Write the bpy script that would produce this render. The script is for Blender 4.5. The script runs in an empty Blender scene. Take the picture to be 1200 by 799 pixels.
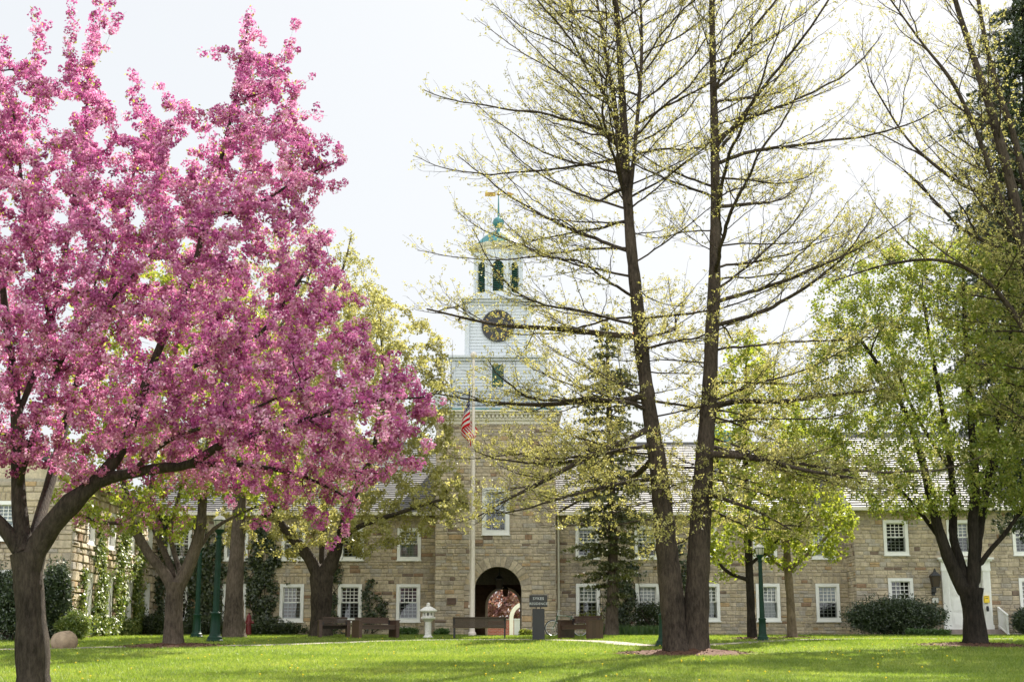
import bpy, math, random
import numpy as np
from mathutils import Vector, Matrix

# ------------------------------------------------------------------ scene, camera, sky, sun
scene = bpy.context.scene
COL = scene.collection
R = math.radians
F, CX, CY = 1667.0, 600.0, 399.5          # lens in pixels of the 1200 px wide photograph
PITCH = R(12.05)
CP, SP = math.cos(PITCH), math.sin(PITCH)

cam_d = bpy.data.cameras.new('camera')
cam_d.sensor_width = 36.0
cam_d.lens = 36.0 * F / 1200.0
cam_d.clip_start = 0.2
cam_d.clip_end = 4000.0
cam = bpy.data.objects.new('camera', cam_d)
COL.objects.link(cam)
cam.rotation_euler = (math.pi / 2 + PITCH, 0, 0)
cam.location = (0, 0, 0)
scene.camera = cam

SUN_AZ, SUN_EL = R(21), R(41)
world = bpy.data.worlds.new('World')
scene.world = world
world.use_nodes = True
wn, wl = world.node_tree.nodes, world.node_tree.links
wn.clear()
wo = wn.new('ShaderNodeOutputWorld')
bg = wn.new('ShaderNodeBackground')
bg.inputs['Strength'].default_value = 0.10
sky = wn.new('ShaderNodeTexSky')
sky.sky_type = 'NISHITA'
sky.sun_disc = False
sky.sun_elevation = SUN_EL
sky.sun_rotation = SUN_AZ
sky.dust_density = 2.5
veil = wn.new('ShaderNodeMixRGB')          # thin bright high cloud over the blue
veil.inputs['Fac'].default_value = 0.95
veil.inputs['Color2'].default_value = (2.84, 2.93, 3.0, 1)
# sky brightened behind the camera, an added fill light for the shaded stone front
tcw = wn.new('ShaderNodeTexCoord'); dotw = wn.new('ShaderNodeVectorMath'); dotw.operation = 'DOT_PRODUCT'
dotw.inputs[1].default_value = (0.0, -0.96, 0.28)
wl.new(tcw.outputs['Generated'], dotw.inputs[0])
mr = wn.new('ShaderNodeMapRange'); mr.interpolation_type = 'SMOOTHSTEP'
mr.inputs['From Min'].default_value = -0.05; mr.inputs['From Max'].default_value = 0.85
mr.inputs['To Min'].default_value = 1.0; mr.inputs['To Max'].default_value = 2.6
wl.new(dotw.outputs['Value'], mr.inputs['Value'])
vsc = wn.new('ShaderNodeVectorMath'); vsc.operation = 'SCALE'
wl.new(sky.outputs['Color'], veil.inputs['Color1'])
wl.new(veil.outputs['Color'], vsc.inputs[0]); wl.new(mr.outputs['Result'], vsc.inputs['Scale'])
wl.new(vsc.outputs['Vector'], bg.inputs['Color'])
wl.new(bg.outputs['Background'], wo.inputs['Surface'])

sun_d = bpy.data.lights.new('sun', 'SUN')
sun_d.energy = 5.0
sun_d.angle = R(0.53)
sun_d.color = (1.0, 0.94, 0.84)
sun = bpy.data.objects.new('sun', sun_d)
COL.objects.link(sun)
sdir = Vector((math.sin(SUN_AZ) * math.cos(SUN_EL), math.cos(SUN_AZ) * math.cos(SUN_EL), math.sin(SUN_EL)))
sun.rotation_euler = sdir.to_track_quat('Z', 'Y').to_euler()
sun.location = (20, 60, 80)

vs = scene.view_settings
vs.view_transform = 'Standard'
vs.look = 'None'
vs.gamma = 1.0
vs.use_curve_mapping = False
vs.exposure = 1.6
cy = scene.cycles
cy.max_bounces = 7
cy.diffuse_bounces = 3
cy.glossy_bounces = 3
cy.transmission_bounces = 5
cy.transparent_max_bounces = 12
cy.caustics_reflective = False
cy.caustics_refractive = False
cy.sample_clamp_indirect = 6.0
cy.use_denoising = True
cy.denoiser = 'OPENIMAGEDENOISE'
cy.denoising_input_passes = 'RGB_ALBEDO_NORMAL'

rng = np.random.default_rng(11)
random.seed(5)

# ------------------------------------------------------------------ camera mathematics
def P(px, py, Y):
    """world point seen at photograph pixel (px, py) at depth Y (array friendly)"""
    u = (px - CX) / F
    v = (CY - py) / F
    k = Y / (CP - v * SP)
    return np.array([u * k, Y + 0 * k, (SP + v * CP) * k]).T

def gz(x, y):
    y = np.asarray(y, float)
    t = np.clip(y - 44.0, 0, 22)
    z = -1.5 + 0.03465 * np.clip(y, 0, 44) + 0.03465 * (t - t * t / 44.0)
    fade = np.clip((57 - y) / 10, 0, 1)
    return z + fade * 0.03 * np.sin(np.asarray(x) * .31 + 1) * np.sin(y * .27)

def G(px, py):
    """ground point seen at a pixel"""
    Y = np.arange(8, 140, 0.05)
    p = P(px, py, Y)
    hit = p[:, 2] <= gz(p[:, 0], Y)
    hit &= Y > 12
    i = int(np.argmax(hit)) if hit.any() else len(Y) - 1
    if Y[i] > 58.0:
        q = P(px, py, 58.0); q[2] = gz(q[0], 58.0); return q
    return p[i]

# ------------------------------------------------------------------ object helpers
def tag(o, label=None, cat=None, group=None, kind=None):
    if label: o['label'] = label
    if cat: o['category'] = cat
    if group: o['group'] = group
    if kind: o['kind'] = kind
    return o

def thing(name, label, cat, loc=(0, 0, 0), rz=0.0, group=None):
    o = bpy.data.objects.new(name, None)
    o.empty_display_size = 0.2
    COL.objects.link(o)
    o.location = [float(c) for c in loc]
    o.rotation_euler = (0, 0, rz)
    return tag(o, label, cat, group)

def copy_tree(o, parent=None):
    c = o.copy()
    COL.objects.link(c)
    if parent is not None:
        c.parent = parent
    for ch in list(o.children):
        copy_tree(ch, c)
    return c

def np_mesh(name, verts, faces, mat, parent=None, rnd=None, smooth=False, loc=None, uv=None, attr=None):
    """verts (n,3); faces (m,k) int array, or list of such arrays; rnd: one value per face"""
    if not isinstance(faces, list): faces = [faces]
    faces = [np.asarray(f, np.int32) for f in faces if len(f)]
    verts = np.asarray(verts, np.float32)
    me = bpy.data.meshes.new(name)
    me.vertices.add(len(verts))
    me.vertices.foreach_set('co', verts.ravel())
    loops = np.concatenate([f.ravel() for f in faces])
    sizes = np.concatenate([np.full(len(f), f.shape[1], np.int32) for f in faces])
    starts = np.concatenate([[0], np.cumsum(sizes)[:-1]]).astype(np.int32)
    me.loops.add(len(loops))
    me.loops.foreach_set('vertex_index', loops)
    me.polygons.add(len(sizes))
    me.polygons.foreach_set('loop_start', starts)
    me.polygons.foreach_set('loop_total', sizes)
    if smooth:
        me.polygons.foreach_set('use_smooth', np.ones(len(sizes), bool))
    me.update(calc_edges=True)
    if rnd is not None:
        a = me.attributes.new('rnd', 'FLOAT', 'FACE')
        a.data.foreach_set('value', np.asarray(rnd, np.float32))
    if attr is not None:
        for k, v in attr.items():
            a = me.attributes.new(k, 'FLOAT', 'POINT')
            a.data.foreach_set('value', np.asarray(v, np.float32))
    if mat is not None:
        me.materials.append(mat)
    o = bpy.data.objects.new(name, me)
    COL.objects.link(o)
    if parent is not None: o.parent = parent
    if loc is not None: o.location = [float(c) for c in loc]
    return o

class MB:
    """collects polygons and builds them as one mesh"""
    def __init__(s): s.v, s.f, s.sm, s.r = [], [], [], []
    def add(s, vs_, fs, smooth=False, r=None):
        b = len(s.v)
        s.v += [tuple(map(float, v)) for v in vs_]
        for f in fs:
            s.f.append(tuple(b + i for i in f)); s.sm.append(smooth); s.r.append(random.random() if r is None else r)
        return s
    def box(s, x0, x1, y0, y1, z0, z1, r=None, bev=0.0, M=None):
        if bev <= 0:
            vs_ = [(x0,y0,z0),(x1,y0,z0),(x1,y1,z0),(x0,y1,z0),(x0,y0,z1),(x1,y0,z1),(x1,y1,z1),(x0,y1,z1)]
            fs = [(0,3,2,1),(4,5,6,7),(0,1,5,4),(1,2,6,5),(2,3,7,6),(3,0,4,7)]
        else:
            b = bev; vs_ = []; 
            def ring(z, i):
                return [(x0+i+b*(i==0),y0+i,z),(x1-i-b*(i==0),y0+i,z),(x1-i,y0+i+b*(i==0),z),(x1-i,y1-i-b*(i==0),z),(x1-i-b*(i==0),y1-i,z),(x0+i+b*(i==0),y1-i,z),(x0+i,y1-i-b*(i==0),z),(x0+i,y0+i+b*(i==0),z)]
            vs_ = ring(z0, b) + ring(z0 + b, 0) + ring(z1 - b, 0) + ring(z1, b)
            fs = [tuple(range(7,-1,-1)), tuple(range(24,32))]
            for k in range(3):
                for j in range(8):
                    fs.append((k*8+j, k*8+(j+1)%8, k*8+8+(j+1)%8, k*8+8+j))
        if M is not None: vs_ = [tuple(M @ Vector(v)) for v in vs_]
        return s.add(vs_, fs, False, r)
    def tube(s, pts, rad, n=10, cap=True, smooth=True):
        pts = [Vector(p) for p in pts]
        if not hasattr(rad, '__len__'): rad = [rad] * len(pts)
        vs_, fs = [], []
        up = None
        for i, p in enumerate(pts):
            t = (pts[min(i+1, len(pts)-1)] - pts[max(i-1, 0)]).normalized()
            if up is None:
                up = Vector((0,0,1)) if abs(t.z) < .9 else Vector((1,0,0))
            a = (up - t * up.dot(t)).normalized(); up = a
            b = t.cross(a)
            for j in range(n):
                th = 2*math.pi*j/n
                vs_.append(p + (a*math.cos(th) + b*math.sin(th)) * rad[i])
        for i in range(len(pts)-1):
            for j in range(n):
                fs.append((i*n+j, i*n+(j+1)%n, i*n+n+(j+1)%n, i*n+n+j))
        s.add(vs_, fs, smooth)
        if cap:
            s.add(vs_[:n], [tuple(range(n-1,-1,-1))]); s.add(vs_[-n:], [tuple(range(n))])
        return s
    def lathe(s, prof, c=(0,0,0), n=24, smooth=True, rot=0.0, flute=None):
        vs_, fs = [], []
        for (r_, z) in prof:
            for j in range(n):
                th = 2*math.pi*j/n + rot
                rr = r_ * (1 - (flute if flute and j % 2 else 0))
                vs_.append((c[0]+rr*math.cos(th), c[1]+rr*math.sin(th), c[2]+z))
        for i in range(len(prof)-1):
            for j in range(n):
                fs.append((i*n+j, i*n+(j+1)%n, i*n+n+(j+1)%n, i*n+n+j))
        fs.append(tuple(range(n-1,-1,-1))); fs.append(tuple(range((len(prof)-1)*n, len(prof)*n)))
        return s.add(vs_, fs, smooth)
    def build(s, name, mat, parent=None, loc=None, autosmooth=True):
        me = bpy.data.meshes.new(name)
        me.from_pydata(s.v, [], s.f)
        me.polygons.foreach_set('use_smooth', np.array(s.sm, bool))
        a = me.attributes.new('rnd', 'FLOAT', 'FACE')
        a.data.foreach_set('value', np.array(s.r, np.float32))
        if any(s.sm):
            try: me.set_sharp_from_angle(angle=R(40))
            except Exception: pass
        if mat is not None: me.materials.append(mat)
        me.update()
        o = bpy.data.objects.new(name, me)
        COL.objects.link(o)
        if parent is not None: o.parent = parent
        if loc is not None: o.location = [float(c) for c in loc]
        return o

# ------------------------------------------------------------------ materials
class NT:
    def __init__(s, name):
        s.m = bpy.data.materials.new(name); s.m.use_nodes = True
        s.n, s.l = s.m.node_tree.nodes, s.m.node_tree.links
        s.n.clear(); s.out = s.n.new('ShaderNodeOutputMaterial')
    def N(s, t, **kw):
        n = s.n.new('ShaderNode' + t)
        for k, v in kw.items():
            if k.startswith('i_'): n.inputs[k[2:].replace('_', ' ')].default_value = v
            else: setattr(n, k, v)
        return n
    def link(s, a, b): s.l.new(a, b)
    def ramp(s, fac, stops, interp='LINEAR'):
        n = s.n.new('ShaderNodeValToRGB'); cr = n.color_ramp; cr.interpolation = interp
        while len(cr.elements) < len(stops): cr.elements.new(0.5)
        for e, (p, c) in zip(cr.elements, stops):
            e.position = p; e.color = tuple(c) + (1,) if len(c) == 3 else c
        s.link(fac, n.inputs['Fac']); return n.outputs['Color']
    def rnd(s): return s.N('Attribute', attribute_name='rnd').outputs['Fac']
    def noise(s, scale, detail=4, vec=None, rough=.6):
        n = s.N('TexNoise'); n.inputs['Scale'].default_value = scale; n.inputs['Detail'].default_value = detail
        n.inputs['Roughness'].default_value = rough
        v = vec if vec is not None else s.N('TexCoord').outputs['Object']
        s.link(v, n.inputs['Vector']); return n.outputs['Fac']
    def mix(s, fac, a, b, typ='MIX'):
        n = s.N('MixRGB', blend_type=typ)
        for sock, v in (('Fac', fac), ('Color1', a), ('Color2', b)):
            if hasattr(v, 'default_value') or hasattr(v, 'is_linked'): s.link(v, n.inputs[sock])
            elif isinstance(v, tuple): n.inputs[sock].default_value = v + (1,) if len(v) == 3 else v
            else: n.inputs[sock].default_value = v
        return n.outputs['Color']
    def bump(s, h, strength=.4, dist=.02):
        n = s.N('Bump'); n.inputs['Strength'].default_value = strength; n.inputs['Distance'].default_value = dist
        s.link(h, n.inputs['Height']); return n.outputs['Normal']
    def pbsdf(s, col, rough=.6, normal=None, spec=.4, metal=0.0):
        b = s.N('BsdfPrincipled')
        if isinstance(col, tuple): b.inputs['Base Color'].default_value = col + (1,)
        else: s.link(col, b.inputs['Base Color'])
        if isinstance(rough, (int, float)): b.inputs['Roughness'].default_value = rough
        else: s.link(rough, b.inputs['Roughness'])
        b.inputs['Specular IOR Level'].default_value = spec
        b.inputs['Metallic'].default_value = metal
        if normal is not None: s.link(normal, b.inputs['Normal'])
        s.link(b.outputs[0], s.out.inputs['Surface']); return b
    def stretch(s, sc):
        m = s.N('Mapping'); m.inputs['Scale'].default_value = sc
        s.link(s.N('TexCoord').outputs['Object'], m.inputs['Vector']); return m.outputs['Vector']

def m_plain(name, col, rough=.5, var=.12, spec=.4, metal=0.0, nscale=9.0, bump=.08):
    t = NT(name)
    nz = t.noise(nscale, 5)
    c = t.ramp(nz, [(.3, tuple(c*(1-var) for c in col)), (.7, tuple(min(1, c*(1+var)) for c in col))])
    t.pbsdf(c, rough, t.bump(nz, bump, .01), spec, metal)
    return t.m

def m_leaf(name, stops, trans=.5, gloss=.06, tint=(1.0, 1.0, .75), tboost=1.0):
    t = NT(name)
    c = t.ramp(t.rnd(), stops)
    d = t.N('BsdfDiffuse'); t.link(c, d.inputs['Color'])
    tr = t.N('BsdfTranslucent'); t.link(t.mix(1.0, c, tuple(x*tboost for x in tint), 'MULTIPLY'), tr.inputs['Color'])
    mx = t.N('MixShader'); mx.inputs[0].default_value = trans
    t.link(d.outputs[0], mx.inputs[1]); t.link(tr.outputs[0], mx.inputs[2])
    if gloss > 0:
        g = t.N('BsdfGlossy'); g.inputs['Roughness'].default_value = .45; g.inputs['Color'].default_value = (.8,.8,.8,1)
        m2 = t.N('MixShader'); m2.inputs[0].default_value = gloss
        t.link(mx.outputs[0], m2.inputs[1]); t.link(g.outputs[0], m2.inputs[2]); mx = m2
    t.link(mx.outputs[0], t.out.inputs['Surface'])
    return t.m

def m_bark(name, c0, c1, sc=1.0, strength=.9):
    t = NT(name)
    v = t.stretch((12*sc, 12*sc, 3.2*sc))
    nz = t.noise(1.5, 9, v, .74)
    n2 = t.noise(1.1, 3)
    c = t.ramp(nz, [(.40, c0), (.60, c1)])
    c = t.mix(.35, c, t.ramp(n2, [(.35, tuple(.6*x for x in c0)), (.65, tuple(1.25*x for x in c1))]))
    t.pbsdf(c, .9, t.bump(nz, strength, .09), .15)
    return t.m

def m_stone(name, stops):
    t = NT(name)
    base = t.ramp(t.rnd(), stops, 'CONSTANT')
    nz = t.noise(7, 8, None, .7)
    big = t.noise(.55, 3)
    fine = t.noise(38, 4)
    c = t.mix(.75, base, t.ramp(nz, [(.25, (.42,.40,.38)), (.55, (1.0,.97,.93)), (.8, (1.35,1.27,1.15))]), 'MULTIPLY')
    c = t.mix(.45, c, t.ramp(big, [(.3, (.58,.55,.50)), (.7, (1.2,1.17,1.12))]), 'MULTIPLY')
    streak = t.noise(1.0, 5, t.stretch((2.6, 2.6, .22)), .65)
    c = t.mix(.45, c, t.ramp(streak, [(.36, (.66,.63,.59)), (.56, (1.16,1.13,1.08))]), 'MULTIPLY')
    h = t.mix(.35, nz, fine)
    t.pbsdf(c, .92, t.bump(h, .9, .035), .2)
    return t.m

STONE = [(0.0,(0.502,0.441,0.348)),(.18,(0.570,0.499,0.390)),(.36,(0.445,0.400,0.336)),(.50,(0.604,0.534,0.420)),(.68,(0.524,0.441,0.312)),(.80,(0.490,0.458,0.408)),(.915,(0.342,0.238,0.162)),(.94,(0.502,0.371,0.228)),(.975,(0.239,0.186,0.150))]
STONE_GREY = [(0.0,(0.479,0.418,0.330)),(.18,(0.547,0.476,0.366)),(.36,(0.422,0.377,0.312)),(.50,(0.570,0.499,0.390)),(.68,(0.502,0.429,0.312)),(.80,(0.456,0.423,0.378)),(.915,(0.319,0.220,0.150)),(.94,(0.490,0.360,0.216)),(.975,(0.217,0.168,0.138))]
M = {}
M['stone'] = m_stone('ashlar_stone', STONE)
M['stone_grey'] = m_stone('grey_ashlar_stone', STONE_GREY)
M['mortar'] = m_plain('lime_mortar', (.36,.32,.26), .95, .25, .1, nscale=14, bump=.4)
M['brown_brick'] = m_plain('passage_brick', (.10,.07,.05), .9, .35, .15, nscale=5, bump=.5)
M['white'] = m_plain('white_paint', (.80,.79,.75), .45, .05, .4, nscale=6)
M['clapboard'] = m_plain('white_clapboard', (.55,.58,.60), .5, .05, .35, nscale=3)
M['cream'] = m_plain('cream_cornice', (.70,.66,.54), .55, .08, .35)
M['copper'] = m_plain('green_copper', (.06,.21,.22), .55, .3, .5, nscale=3, bump=.15)
M['louver'] = m_plain('dark_green_louver', (.02,.07,.05), .6, .3)
M['black'] = m_plain('black_metal', (.018,.018,.02), .45, .2, .5)
M['gold'] = m_plain('gilded_metal', (.30,.19,.05), .35, .15, .6, .9)
M['lamp_green'] = m_plain('dark_green_paint', (.005,.032,.018), .5, .25, .25, nscale=5)
M['red'] = m_plain('red_paint', (.17,.012,.016), .4, .2, .5)
M['yellow'] = m_plain('yellow_plastic', (.85,.60,.03), .4, .1)
M['flagpole'] = m_plain('pale_pole', (.74,.66,.58), .4, .06, .5)
M['lantern_stone'] = m_plain('pale_granite', (.62,.60,.55), .85, .15, .2, nscale=20, bump=.3)
M['concrete'] = m_plain('concrete', (.26,.23,.19), .9, .15, .2, nscale=3, bump=.2)
M['step'] = m_plain('stone_step', (.30,.25,.22), .9, .2, .2, nscale=5, bump=.25)
M['sign'] = m_plain('charcoal_sign', (.035,.034,.038), .55, .12, .4)
M['lettering'] = m_plain('pale_lettering', (.55,.56,.58), .5, .05)
M['bronze'] = m_plain('bronze_plate', (.10,.06,.04), .5, .3, .5, .3)
M['mulch'] = m_plain('wood_mulch', (.10,.055,.037), .95, .5, .1, nscale=22, bump=1.0)
M['rubber'] = m_plain('tyre_rubber', (.012,.012,.013), .7, .2)
M['steel'] = m_plain('pale_steel', (.62,.63,.65), .3, .05, .6, .8)
M['bike'] = m_plain('green_frame_paint', (.03,.09,.045), .35, .2, .5)
M['boulder'] = m_stone('boulder_stone', [(0.0,(.34,.27,.20)),(.5,(.36,.29,.22)),(1.0,(.3,.25,.2))])
M['interior'] = m_plain('dark_room', (.035,.034,.032), .9, .3)
M['blind'] = m_plain('pale_blind', (.50,.55,.50), .8, .08)
M['curtain'] = m_plain('beige_curtain', (.42,.36,.31), .85, .12)
M['skyblind'] = m_plain('grey_blue_blind', (.45,.53,.58), .7, .08)

def m_wood(name, c0, c1):
    t = NT(name)
    v = t.stretch((3, 30, 30))
    nz = t.noise(2.2, 6, v, .65)
    c = t.ramp(nz, [(.3, c0), (.7, c1)])
    c = t.mix(.5, c, t.ramp(t.rnd(), [(0, (.75,.75,.75)), (1, (1.2,1.15,1.1))]), 'MULTIPLY')
    t.pbsdf(c, .5, t.bump(nz, .25, .01), .45); return t.m
M['bench_wood'] = m_wood('stained_bench_wood', (.045,.025,.017), (.09,.05,.032))
M['old_wood'] = m_wood('dark_slat_wood', (.030,.019,.010), (.065,.042,.021))

def m_roof():
    t = NT('slate_roof')
    c = t.ramp(t.rnd(), [(0, (.10,.098,.098)), (.5, (.135,.13,.127)), (1, (.17,.16,.155))])
    nz = t.noise(12, 4)
    c = t.mix(.3, c, t.ramp(nz, [(.3,(.6,.6,.6)),(.7,(1.2,1.2,1.2))]), 'MULTIPLY')
    t.pbsdf(c, .64, t.bump(nz, .3, .01), .22); return t.m
M['slate'] = m_roof()

def m_glass():
    t = NT('window_glass')
    tr = t.N('BsdfTransparent'); tr.inputs['Color'].default_value = (.72,.76,.76,1)
    gl = t.N('BsdfGlossy'); gl.inputs['Roughness'].default_value = .02
    nz = t.noise(1.2, 2); t.link(t.bump(nz, .04, .05), gl.inputs['Normal'])
    fr = t.N('Fresnel'); fr.inputs['IOR'].default_value = 1.6
    ad = t.N('Math', operation='ADD'); ad.inputs[1].default_value = .015; t.link(fr.outputs[0], ad.inputs[0])
    mx = t.N('MixShader'); t.link(ad.outputs[0], mx.inputs[0]); t.link(tr.outputs[0], mx.inputs[1]); t.link(gl.outputs[0], mx.inputs[2])
    t.link(mx.outputs[0], t.out.inputs['Surface']); return t.m
M['glass'] = m_glass()

def m_opal():
    t = NT('opal_lamp_glass')
    b = t.pbsdf((.78,.76,.70), .25, None, .5)
    b.inputs['Subsurface Weight'].default_value = 0.0
    tr = t.N('BsdfTranslucent'); tr.inputs['Color'].default_value = (.85,.83,.76,1)
    mx = t.N('MixShader'); mx.inputs[0].default_value = .5
    t.link(b.outputs[0], mx.inputs[1]); t.link(tr.outputs[0], mx.inputs[2]); t.link(mx.outputs[0], t.out.inputs['Surface']); return t.m
M['opal'] = m_opal()

def m_ground():
    t = NT('lawn_soil')
    a = t.noise(.35, 4); b = t.noise(6, 6)
    c = t.ramp(a, [(.3, (.10,.14,.02)), (.7, (.16,.20,.035))])
    c = t.mix(.55, c, t.ramp(b, [(.3, (.55,.6,.45)), (.7, (1.3,1.25,1.1))]), 'MULTIPLY')
    t.pbsdf(c, .95, t.bump(b, .8, .06), .1); return t.m
M['lawn'] = m_ground()
GRASS = [(0,(.065,.125,.012)),(.35,(.155,.235,.024)),(.7,(.27,.34,.05)),(.93,(.42,.43,.10)),(1,(.50,.45,.2))]
M['grass'] = m_leaf('grass_blade', GRASS, .5, .04)
M['dandelion'] = m_plain('dandelion_yellow', (.85,.62,.02), .8, .1)

M['bark_dark'] = m_bark('dark_bark', (.022,.017,.013), (.085,.066,.050))
M['bark_oak'] = m_bark('oak_bark', (.022,.017,.013), (.095,.072,.054))
M['bark_grey'] = m_bark('grey_brown_bark', (.042,.032,.024), (.14,.108,.082))
M['bark_light'] = m_bark('light_tan_bark', (.11,.085,.06), (.26,.20,.14))
M['bark_black'] = m_bark('near_black_bark', (.012,.010,.008), (.045,.036,.028))
M['blossom'] = m_leaf('pink_blossom', [(0,(.22,.022,.125)),(.25,(.41,.075,.25)),(.55,(.62,.21,.41)),(.80,(.80,.42,.585)),(1,(.92,.72,.81))], .40, .03, (1,.92,1.0))
M['leaf_lime'] = m_leaf('lime_leaf', [(0,(.18,.23,.02)),(.5,(.32,.37,.04)),(1,(.48,.48,.09))], .55, .05)
M['leaf_maple'] = m_leaf('maple_leaf', [(0,(.15,.18,.025)),(.5,(.29,.31,.055)),(1,(.46,.45,.13))], .52, .05, (1,1,.85))
M['leaf_green'] = m_leaf('spring_green_leaf', [(0,(.09,.14,.015)),(.5,(.20,.27,.03)),(1,(.40,.43,.07))], .5, .06)
M['leaf_oak'] = m_leaf('yellow_oak_tuft', [(0,(.25,.235,.07)),(.5,(.39,.36,.125)),(.96,(.55,.50,.22)),(1,(.42,.16,.07))], .5, .04)
M['leaf_pale'] = m_leaf('pale_yellow_flower', [(0,(.28,.25,.05)),(.5,(.50,.45,.13)),(1,(.72,.64,.28))], .45, .03)
M['leaf_olive'] = m_leaf('olive_yellow_leaf', [(0,(.23,.22,.055)),(.5,(.37,.35,.12)),(1,(.54,.50,.23))], .5, .04, (1,1,.85))
M['needle'] = m_leaf('dark_needles', [(0,(.018,.035,.014)),(.6,(.045,.07,.024)),(1,(.10,.12,.04))], .2, .08)
M['needle_olive'] = m_leaf('olive_needles', [(0,(.045,.058,.018)),(.6,(.10,.112,.034)),(1,(.19,.185,.06))], .25, .06)
M['yew'] = m_leaf('yew_leaf', [(0,(.016,.033,.012)),(.7,(.045,.075,.022)),(1,(.13,.165,.05))], .2, .1)
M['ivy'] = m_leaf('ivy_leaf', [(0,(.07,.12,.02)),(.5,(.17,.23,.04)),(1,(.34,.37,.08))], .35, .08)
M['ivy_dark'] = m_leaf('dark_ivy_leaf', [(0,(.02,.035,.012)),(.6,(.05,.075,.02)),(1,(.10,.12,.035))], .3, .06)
M['leaf_purple'] = m_leaf('red_purple_leaf', [(0,(.16,.07,.07)),(.6,(.32,.15,.14)),(1,(.45,.32,.2))], .45, .04)
M['bulb_leaf'] = m_leaf('bulb_leaf', [(0,(.04,.10,.02)),(1,(.12,.22,.04))], .4, .06)
# ------------------------------------------------------------------ ground, paths, mulch
def build_ground():
    ys = np.concatenate([np.arange(-60, 15, 5.0), np.arange(15, 70, 0.5), np.arange(70, 130, 4), np.array([130, 180, 260, 400, 700, 1200, 2000])])
    xs = np.concatenate([-np.array([2000, 1000, 500, 250, 120, 80]), np.arange(-60, 60.1, 1.0), np.array([80, 120, 250, 500, 1000, 2000])])
    X, Y = np.meshgrid(xs, ys)
    Z = gz(X, Y)
    v = np.stack([X, Y, Z], -1).reshape(-1, 3)
    nx = len(xs)
    i = np.arange(len(ys) - 1)[:, None] * nx + np.arange(nx - 1)[None, :]
    f = np.stack([i, i + 1, i + 1 + nx, i + nx], -1).reshape(-1, 4)
    o = np_mesh('lawn_ground', v, f, M['lawn'], smooth=True)
    tag(o, kind='structure')
build_ground()

path_pts = [G(-260, 764), G(-60, 762), G(60, 760), G(130, 758.3), G(220, 757.2), G(310, 755.8), G(390, 753.2), G(470, 750.5), G(550, 749.4), G(630, 749.6), G(700, 751.4), G(745, 755.5), G(800, 756.5), G(860, 754.0), G(940, 749.6), G(1020, 748.4), G(1135, 748.6), G(1190, 748.4)]
def catmull(pts, n=8):
    pts = [np.asarray(p, float) for p in pts]
    pts = [2*pts[0]-pts[1]] + pts + [2*pts[-1]-pts[-2]]
    out = []
    for i in range(1, len(pts)-2):
        for t in np.linspace(0, 1, n, endpoint=False):
            a, b, c, d = pts[i-1:i+3]
            out.append(.5*((2*b)+(-a+c)*t+(2*a-5*b+4*c-d)*t*t+(-a+3*b-3*c+d)*t**3))
    out.append(pts[-2]); return np.array(out)
PATH = catmull(path_pts, 10)
PATH_W = .95
def ribbon(name, line, w, mat, lift=.03, nw=5):
    line = np.asarray(line); d = np.gradient(line[:, :2], axis=0); d /= np.linalg.norm(d, axis=1)[:, None]
    nrm = np.stack([-d[:, 1], d[:, 0]], 1)
    vs_ = []
    for k in np.linspace(-w/2, w/2, nw):
        xy = line[:, :2] + nrm * k
        vs_.append(np.column_stack([xy, gz(xy[:, 0], xy[:, 1]) + lift]))
    v = np.concatenate(vs_); n = len(line)
    f = [(j*n+i, j*n+i+1, (j+1)*n+i+1, (j+1)*n+i) for j in range(nw-1) for i in range(n-1)]
    return tag(np_mesh(name, v, np.array(f), mat, smooth=True), kind='structure')
ribbon('concrete_path', PATH, PATH_W, M['concrete'], .014)
# paved apron that leads from the path into the archway
ac = P(583.5, 745, 59)
apron = np.array([[ac[0], y, 0] for y in np.linspace(55.8, 76.0, 24)])
ribbon('archway_paving', apron, 2.3, M['concrete'], .02)

def mulch_ring(c, rad, h=.10, seed=0):
    r_ = np.random.default_rng(seed)
    n, m = 40, 7
    th = np.linspace(0, 2*np.pi, n, endpoint=False)
    wob = 1 + .12*np.sin(th*3+seed) + .06*r_.normal(size=n)
    v = []
    for k in range(m):
        t = k/(m-1)
        rr = rad*t*wob
        x, y = c[0]+rr*np.cos(th), c[1]+rr*np.sin(th)
        z = gz(x, y) + h*(1-t)**.8*(1+.25*r_.normal(size=n)) + (.012 if k < m-1 else -.02)
        v.append(np.column_stack([x, y, z]))
    v = np.concatenate(v)
    f = [(k*n+i, k*n+(i+1)%n, (k+1)*n+(i+1)%n, (k+1)*n+i) for k in range(m-1) for i in range(n)]
    o = np_mesh('mulch_ring', v, np.array(f), M['mulch'])
    tag(o, kind='structure')
    # loose chips
    k = 500
    rr = rad*1.12*np.sqrt(r_.random(k)); a = r_.random(k)*2*np.pi
    x, y = c[0]+rr*np.cos(a), c[1]+rr*np.sin(a)
    z = gz(x, y) + h*np.clip(1-rr/rad, 0, 1)**.8 + .03
    q = quads_at(np.column_stack([x, y, z]), .09, .03, r_, flat=.8)
    ch = np_mesh('mulch_chips', *q[:2], M['mulch'], rnd=q[2]); tag(ch, kind='stuff')

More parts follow.
